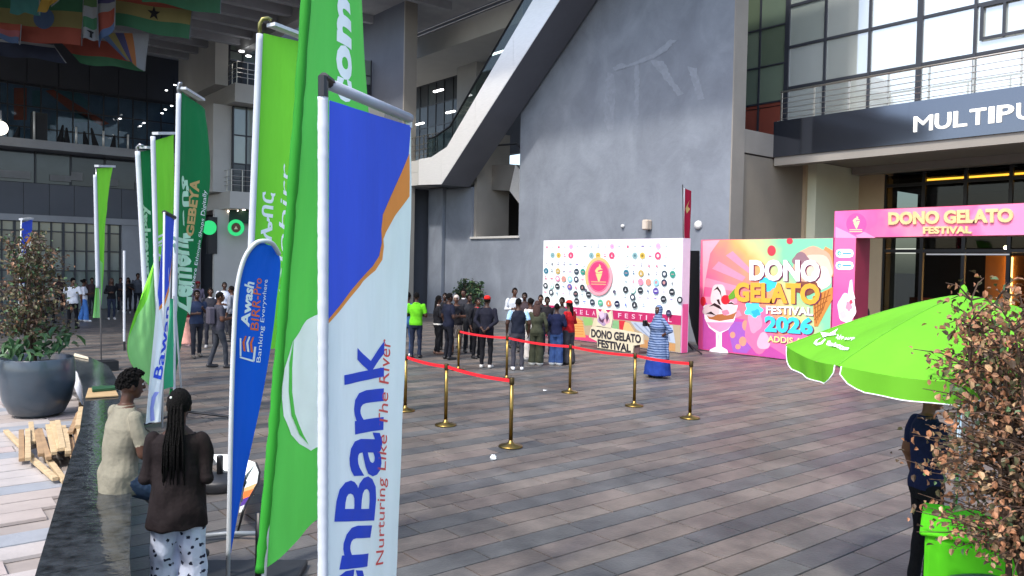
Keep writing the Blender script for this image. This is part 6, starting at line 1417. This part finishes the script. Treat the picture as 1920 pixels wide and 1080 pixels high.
def shrub(root, base, h, rad, nstem, nleaf, leafL, mats, wts, seed, singles=0, low=.12, shape=1.0):
    rg = random.Random(seed); tips = []; mb = MB()
    for k in range(nstem):
        a = rg.uniform(0, 6.283); lean_ = rg.uniform(.1, .5); p = Vector(base)+Vector((rg.uniform(-.05, .05), rg.uniform(-.05, .05), 0)); pts = [p.copy()]; n = 7
        hh = h*rg.uniform(.75, 1.0)
        for i in range(n):
            t = (i+1)/n; p = Vector(base)+Vector((math.cos(a), math.sin(a), 0))*(rad*lean_*t*1.3)+Vector((rg.gauss(0, .02), rg.gauss(0, .02), hh*t)); pts.append(p)
        mb.tube(pts, [.019*(1-i/(n+2)) for i in range(n+1)], 6)
        for i in range(2, n+1):
            for _ in range(5):
                b = rg.uniform(0, 6.283); q = pts[i]; prof = math.sin(math.pi*min(1, (.18+i/n*.72)))*rad*shape; L = rg.uniform(.35, 1)*prof
                e = q+Vector((math.cos(b)*L, math.sin(b)*L, rg.uniform(-.05, .22)*h*.5)); md = (q+e)/2+Vector((0, 0, .03)); mb.tube([q, md, e], [.006, .004, .002], 4)
                for tt in range(6): tips.append(q+(e-q)*(.35+.65*tt/5))
    mb.build('stems', M_bark, root)
    mb = MB(); lv = []
    for i in range(nleaf):
        c = rg.choice(tips)+Vector((rg.gauss(0, .033), rg.gauss(0, .033), rg.gauss(0, .033)))
        lv.append((c, rot_rand(rg, .4), leafL*rg.uniform(.6, 1.3), rg.choices(range(len(mats)), wts)[0]))
    lv.sort(key=lambda t: (t[0]-C0).length)
    if singles:
        ms = []
        for m in mats:
            vs, fs = leaf_geo(1, .62); me = bpy.data.meshes.new('leaf'); me.from_pydata(vs, [], fs); me.materials.append(m); ms.append(me)
        o0 = wloc(root)
        for c, rt, L, k in lv[:singles]:
            o = bpy.data.objects.new('leaf', ms[k]); COL.objects.link(o); o.parent = root; o.location = c-o0; o.rotation_euler = rt.to_euler(); o.scale = (L, L, L)
    for c, rt, L, k in lv[singles:]:
        vs, fs = leaf_geo(L, L*.62); mb.add([c+rt@Vector(v) for v in vs], fs, k)
    tag(mb.build('leaves', mats, root), None, None, None, 'stuff')
def pot(root, c, r, h, m, soil=True):
    po = MB().lathe([(r*.52, 0), (r*.72, h*.06), (r*.90, h*.28), (r*.99, h*.55), (r*1.0, h*.80), (r*.965, h*.98), (r*.95, h), (r*.90, h*.995), (r*.90, h*.9), (r*.02, h*.9)], c, 40).build('pot', m, root, True)
    MB().lathe([(r*.895, h*.90), (r*.5, h*.92), (r*.01, h*.93)], c, 24).build('soil', mat('soil', '#2a221c', .95, .3, 12), po)
M_pot = mat('pot_glaze', '#39444e', .28, .10, 3, spec=.5, coat=.3)
pc0 = gnd(70, 778, .4); pl = thing('potted_shrub', pc0, 'large round slate pot with bronze leaved shrub on the pale court', 'potted plant', 'potted shrubs')
pot(pl, pc0, .465, .80, M_pot)
shrub(pl, pc0+Vector((-.05, .05, .72)), 1.75, .62, 8, 2500, .052, [LF[2], LF[3], LF[4], LF[0]], [5, 3, 2, 1.2], 11, 0)
rg = random.Random(8); mb = MB()
for i in range(70):
    c = pc0+Vector((rg.gauss(-.14, .17), rg.gauss(-.12, .13), .86+abs(rg.gauss(.1, .13)))); vs, fs = leaf_geo(.16, .06); rt = rot_rand(rg, .5); mb.add([c+rt@Vector(v) for v in vs], fs, 0)
for i in range(14):
    c = pc0+Vector((rg.gauss(.28, .08), rg.gauss(.0, .08), .95+abs(rg.gauss(.1, .1)))); vs, fs = leaf_geo(.2, .07); rt = rot_rand(rg, .5); mb.add([c+rt@Vector(v) for v in vs], fs, 0)
tag(mb.build('ground_leaves', mat('leaf_fresh', '#3d5f3a', .4, .25, 6), pl), None, None, None, 'stuff')
c2 = at(1935, 1000, 4.2); c2 = Vector((c2.x, c2.y, 0)); p2 = thing('potted_shrub', c2, 'tall brown leaved shrub close to the camera in front of the lime umbrella', 'potted plant', 'potted shrubs')
pot(p2, c2, .5, .82, M_pot)
shrub(p2, c2+Vector((0, 0, .7)), 1.86, .58, 17, 6400, .037, [LF[0], LF[1], LF[5], LF[3], LF[2], LF[4]], [6, 4, 3, 3, 2, .8], 21, 300, shape=1.0)
# plants behind the queue
for (px, py, lb_) in ((868, 600, 'dark green bushy plant in a pot behind the plaid skirt'), (892, 604, 'second dark green bushy plant close to the red cap')):
    q_ = gnd(px, py); t = thing('potted_bush', q_, lb_, 'plant', 'bushes by the grey wall'); MB().lathe([(.22, 0), (.3, .5), (.28, .52), (.02, .5)], q_, 16).build('pot', M_black, t, True)
    shrub(t, q_+Vector((0, 0, .45)), 1.35, .5, 5, 900, .12, [mat('leaf_dark', '#1f3a26', .5, .3, 8), LF[4], LF[2]], [5, 2, 1], px)
# ------------------------------------------------------------------ timber, cardboard and other loose things
M_wood2 = mat('raw_timber', '#b39d7a', .75, .18, 5, stretch=(2, 2, 9), bump=.2, bscale=30); M_wood3 = mat('raw_timber_dark', '#94795a', .8, .2, 6, bump=.2, bscale=30)
rg = random.Random(12)
bat = [((40, 808), (41, 882), .46), ((52, 806), (53, 882), .50), ((11, 808), (96, 893), .44), ((74, 806), (97, 877), .50), ((90, 798), (108, 879), .53), ((98, 792), (120, 868), .57), ((70, 808), (77, 853), .50), ((58, 793), (62, 830), .47),
       ((119, 800), (130, 872), .50), ((130, 815), (140, 868), .55), ((84, 852), (122, 903), .44), ((62, 862), (104, 898), .45), ((148, 775), (132, 812), .62), ((152, 765), (146, 800), .66), ((108, 790), (118, 842), .61), ((140, 802), (150, 846), .58), ((145, 790), (156, 838), .62), ((122, 806), (128, 848), .6)]
for i, (p, q_, z) in enumerate(bat):
    a = gnd(*p, z); b = gnd(*q_, z); d = (b-a)
    if d.length > 1.6: b = a+d*(1.6/d.length)
    o = MB().bar(a, b, .055, .038, up=(0, 0, 1)).build('timber_batten', M_wood2 if i % 3 else M_wood3, None, False, a, bevel=.003)
    tag(o, {0: 'short timber batten at the outer edge of the heap, lying parallel to another', 1: 'timber batten touching the outermost pair of the heap', 2: 'longest timber batten, lying aslant under the rest of the heap',
        10: 'lone slanting timber batten nearest the granite wall, in front of the heap', 11: 'slanting timber batten lying across the foot of the heap', 12: 'dark steep timber batten leaning at the granite wall',
        13: 'steep timber batten beside the brown bent board'}.get(i, 'pale raw timber batten lying loose in the heap behind the granite wall'), 'timber', 'heap of timber battens')
a = gnd(145, 745, .86)
def boardobj(pts, th, nm, m, label, cat):
    o = MB().slab(pts, th).build(nm, m, None, False, pts[0]); return tag(o, label, cat)
boardobj([gnd(160, 747, .86), gnd(222, 743, .86), gnd(214, 727, .86), gnd(166, 729, .86)], (0, 0, .012), 'cardboard_sheet', mat('cardboard', '#a58a62', .85, .1, 6), 'flat brown cardboard sheet lying on the granite wall', 'cardboard')
boardobj([gnd(173, 735, .88), gnd(217, 731, .88), gnd(216, 726, .88), gnd(172, 729, .88)], (0, 0, .03), 'green_tray', mat('green_tray', '#1f4a2c', .5, .1), 'dark green flat tray lying on the cardboard sheet', 'tray')
boardobj([gnd(138, 668, .86), gnd(166, 674, .86), gnd(164, 671, .86), gnd(140, 664, .86)], (0, 0, .02), 'paper_sheet', mat('cream_paper', '#c9bda6', .8, .05), 'cream paper sheet at the far bend of the granite wall', 'paper')
w0 = gnd(142, 770, .4)
boardobj([at(137, 690, 12.2), at(150, 722, 11.6), at(160, 748, 11.2), at(154, 760, 11.2), at(144, 738, 11.7), at(137, 720, 12.2)], (.02, .01, .01), 'white_board', mat('white_board', '#d5d8de', .5, .04), 'white curved board leaning against the granite wall by the pot', 'board')
boardobj([at(152, 755, 11.4), at(164, 775, 10.9), at(160, 806, 10.6), at(150, 808, 10.7), at(152, 780, 11)], (-.03, .01, .01), 'brown_board', mat('brown_board', '#a88455', .8, .12), 'brown bent board standing among the timber battens', 'board')
g0 = gnd(412, 915); ub = thing('umbrella_base', g0, 'round black umbrella base with short tube, without umbrella', 'umbrella base')
MB().lathe([(.26, .004), (.27, .02), (.27, .10), (.25, .13), (.08, .16), (.04, .165)], g0, 32).build('weight', mat('base_plastic', '#202226', .5, .15, 6), ub, True)
MB().lathe([(.034, .16), (.036, .36), (.03, .37)], g0, 16).build('tube', M_black, ub, True)
# fallen teardrop banner on the ground
fb = thing('fallen_banner', gnd(470, 915), 'white, orange and purple teardrop banner fallen on the ground', 'banner')
tab = [((395, 852), (412, 876), 0), ((425, 852), (432, 890), 0), ((460, 860), (450, 902), 0), ((480, 868), (460, 895), 0), ((487, 885), (463, 905), 0), ((484, 905), (458, 915), 1), ((478, 916), (457, 922), 2), ((470, 930), (454, 936), 3), ((462, 945), (450, 950), 0), ((456, 958), (448, 962), 0)]
mb = MB(); pts = []
for (p, q_, m) in tab: pts.append((gnd(*p, .18+.10*math.sin(p[0]*.03)), gnd(*q_, .08), m))
for (a, b, m), (c, d, _) in zip(pts, pts[1:]): mb.add([a, b, d, c], [(0, 1, 2, 3)], m)
mb.build('cloth', [C_white, mat('print_sand', '#cda06a', .7, .05), P_orange, mat('print_purple', '#4a2a86', .7, .05)], fb)
MB().tube([p[0] for p in pts[3:]]+[gnd(446, 996, .02)], .012, 6).build('rod', M_black, fb, True)
hp = MB().tube([gnd(366, 1006, .05), gnd(430, 1000, .05), gnd(484, 1000, .06)], .022, 8).build('grey_hose', mat('hose_grey', '#7f868c', .4, .1), None, True, gnd(430, 1000)); tag(hp, 'pale grey pipe lying on the paving behind the blue teardrop', 'pipe')
p0 = at(486, 1010, 6.2); bp_ = MB().tube([Vector((p0.x, p0.y, .02)), Vector((p0.x, p0.y, .62))], .03, 10).build('black_post', M_black, None, True, (p0.x, p0.y, 0)); tag(bp_, 'short black post beside the pole of the tall green banner', 'post')
g0 = gnd(925, 862); mb = MB(); rg = random.Random(2)
mb.ellip(g0+Vector((0, 0, .03)), (.045, .035, .03), 7, 5); mb.v = [tuple(Vector(v)+Vector((rg.gauss(0, .008), rg.gauss(0, .008), rg.gauss(0, .006)))) for v in mb.v]; tag(mb.build('paper_scrap', P_white, None, False, g0), 'small white crumpled paper scrap on the grey paving stripe', 'litter')
g0 = gnd(1020, 733); tag(MB().slab([g0, g0+Vector((.09, .0, .01)), g0+Vector((.10, .06, .0)), g0+Vector((.02, .06, .012))], (0, 0, .004)).build('paper_scrap', P_white, None, False, g0), 'tiny flat paper scrap between the two barrier rows', 'litter')
# railing of the shop steps and the step block
st = thing('shop_steps', gnd(420, 575), 'grey shop steps with black railings behind the crowd', 'steps')
s0 = gnd(405, 574); MB().box((s0.x-.8, s0.y-.2, 0), (s0.x+6, s0.y+5, .5)).build('step_block', M_conc, st)
for k in range(2): MB().box((s0.x-.8, s0.y-.2-.32*(k+1), 0), (s0.x+6, s0.y-.202-.32*k, .5-.166*(k+1))).build('step', M_conc, st)
for i in range(7): MB().tube([(s0.x-.7+i*.75, s0.y-.1, .5), (s0.x-.7+i*.75, s0.y-.1, 1.5)], .025, 6).build('rail_post', M_black, st)
for z in (.75, 1.0, 1.25, 1.5): MB().tube([(s0.x-.7, s0.y-.1, z), (s0.x+3.8, s0.y-.1, z)], .022, 6).build('rail_bar', M_black, st)
# terrace clutter of the far building
sp = at_y(74, 250, 43.2); t = thing('loudspeaker', (sp.x, 43.2, 7.96), 'tall black loudspeaker on the far terrace', 'loudspeaker'); MB().box((sp.x-.32, 43.0, 7.96), (sp.x+.3, 43.6, 9.3)).build('cabinet', M_black, t); MB().box((sp.x-.28, 42.97, 8.05), (sp.x+.26, 42.997, 9.2)).build('grille', mat('grille', '#23252b', .7, .2, 20), t)
for px, h, nm in ((64, 1.35, 'chrome post beside the loudspeaker on the far terrace'), (143, .85, 'chrome post in the middle of the far terrace'), (194, .8, 'chrome post on the far terrace above the slim lime flag'), (240, .75, 'chrome post at the end of the far terrace')):
    q_ = at_y(px, 262, 42.9); o = MB().tube([(q_.x, 42.9, 7.96), (q_.x, 42.9, 7.96+h)], .05, 8).build('chrome_post', M_steel, None, True, (q_.x, 42.9, 7.96)); tag(o, nm, 'post', 'chrome posts on the far terrace')
rg = random.Random(6)
for px, s_, nm in ((30, .6, 'low dark folded parasol nearest the globe lamp on the far terrace'), (112, .9, 'tall dark folded parasol next to the loudspeaker on the far terrace'), (125, .8, 'dark folded parasol just before the middle chrome post on the far terrace'), (162, .7, 'low dark folded parasol just past the middle chrome post on the far terrace'), (180, .9, 'tall dark folded parasol just before the chrome post above the lime flag'), (212, .7, 'low dark folded parasol between the last two chrome posts on the far terrace')):
    q_ = at_y(px, 262, 43.4); o = MB().caps((q_.x, 43.4, 7.99), (q_.x+rg.uniform(-.2, .2), 43.4, 7.96+s_), .16, .05, 8).build('folded_parasol', mat('dark_cloth', '#1d1e24', .8, .2), None, True, (q_.x, 43.4, 7.96)); tag(o, nm, 'parasol', 'folded parasols on the far terrace')
gp = at(0, 240, 34); lm = thing('globe_lamp', gp, 'round white lit globe lamp at the edge of the picture', 'lamp'); MB().ellip(gp, (.30, .30, .30), 20, 12).build('globe', mat('globe_glow', '#fff6e6', .4, 0, emit=2.2), lm, True); MB().tube([gp+Vector((0, 0, .36)), gp+Vector((0, 0, .75))], .06, 8).build('stem', M_conc, lm); MB().tube([gp+Vector((0, 0, .75)), gp+Vector((0, 0, 12.6-gp.z))], .015, 6).build('cord', M_black, lm)
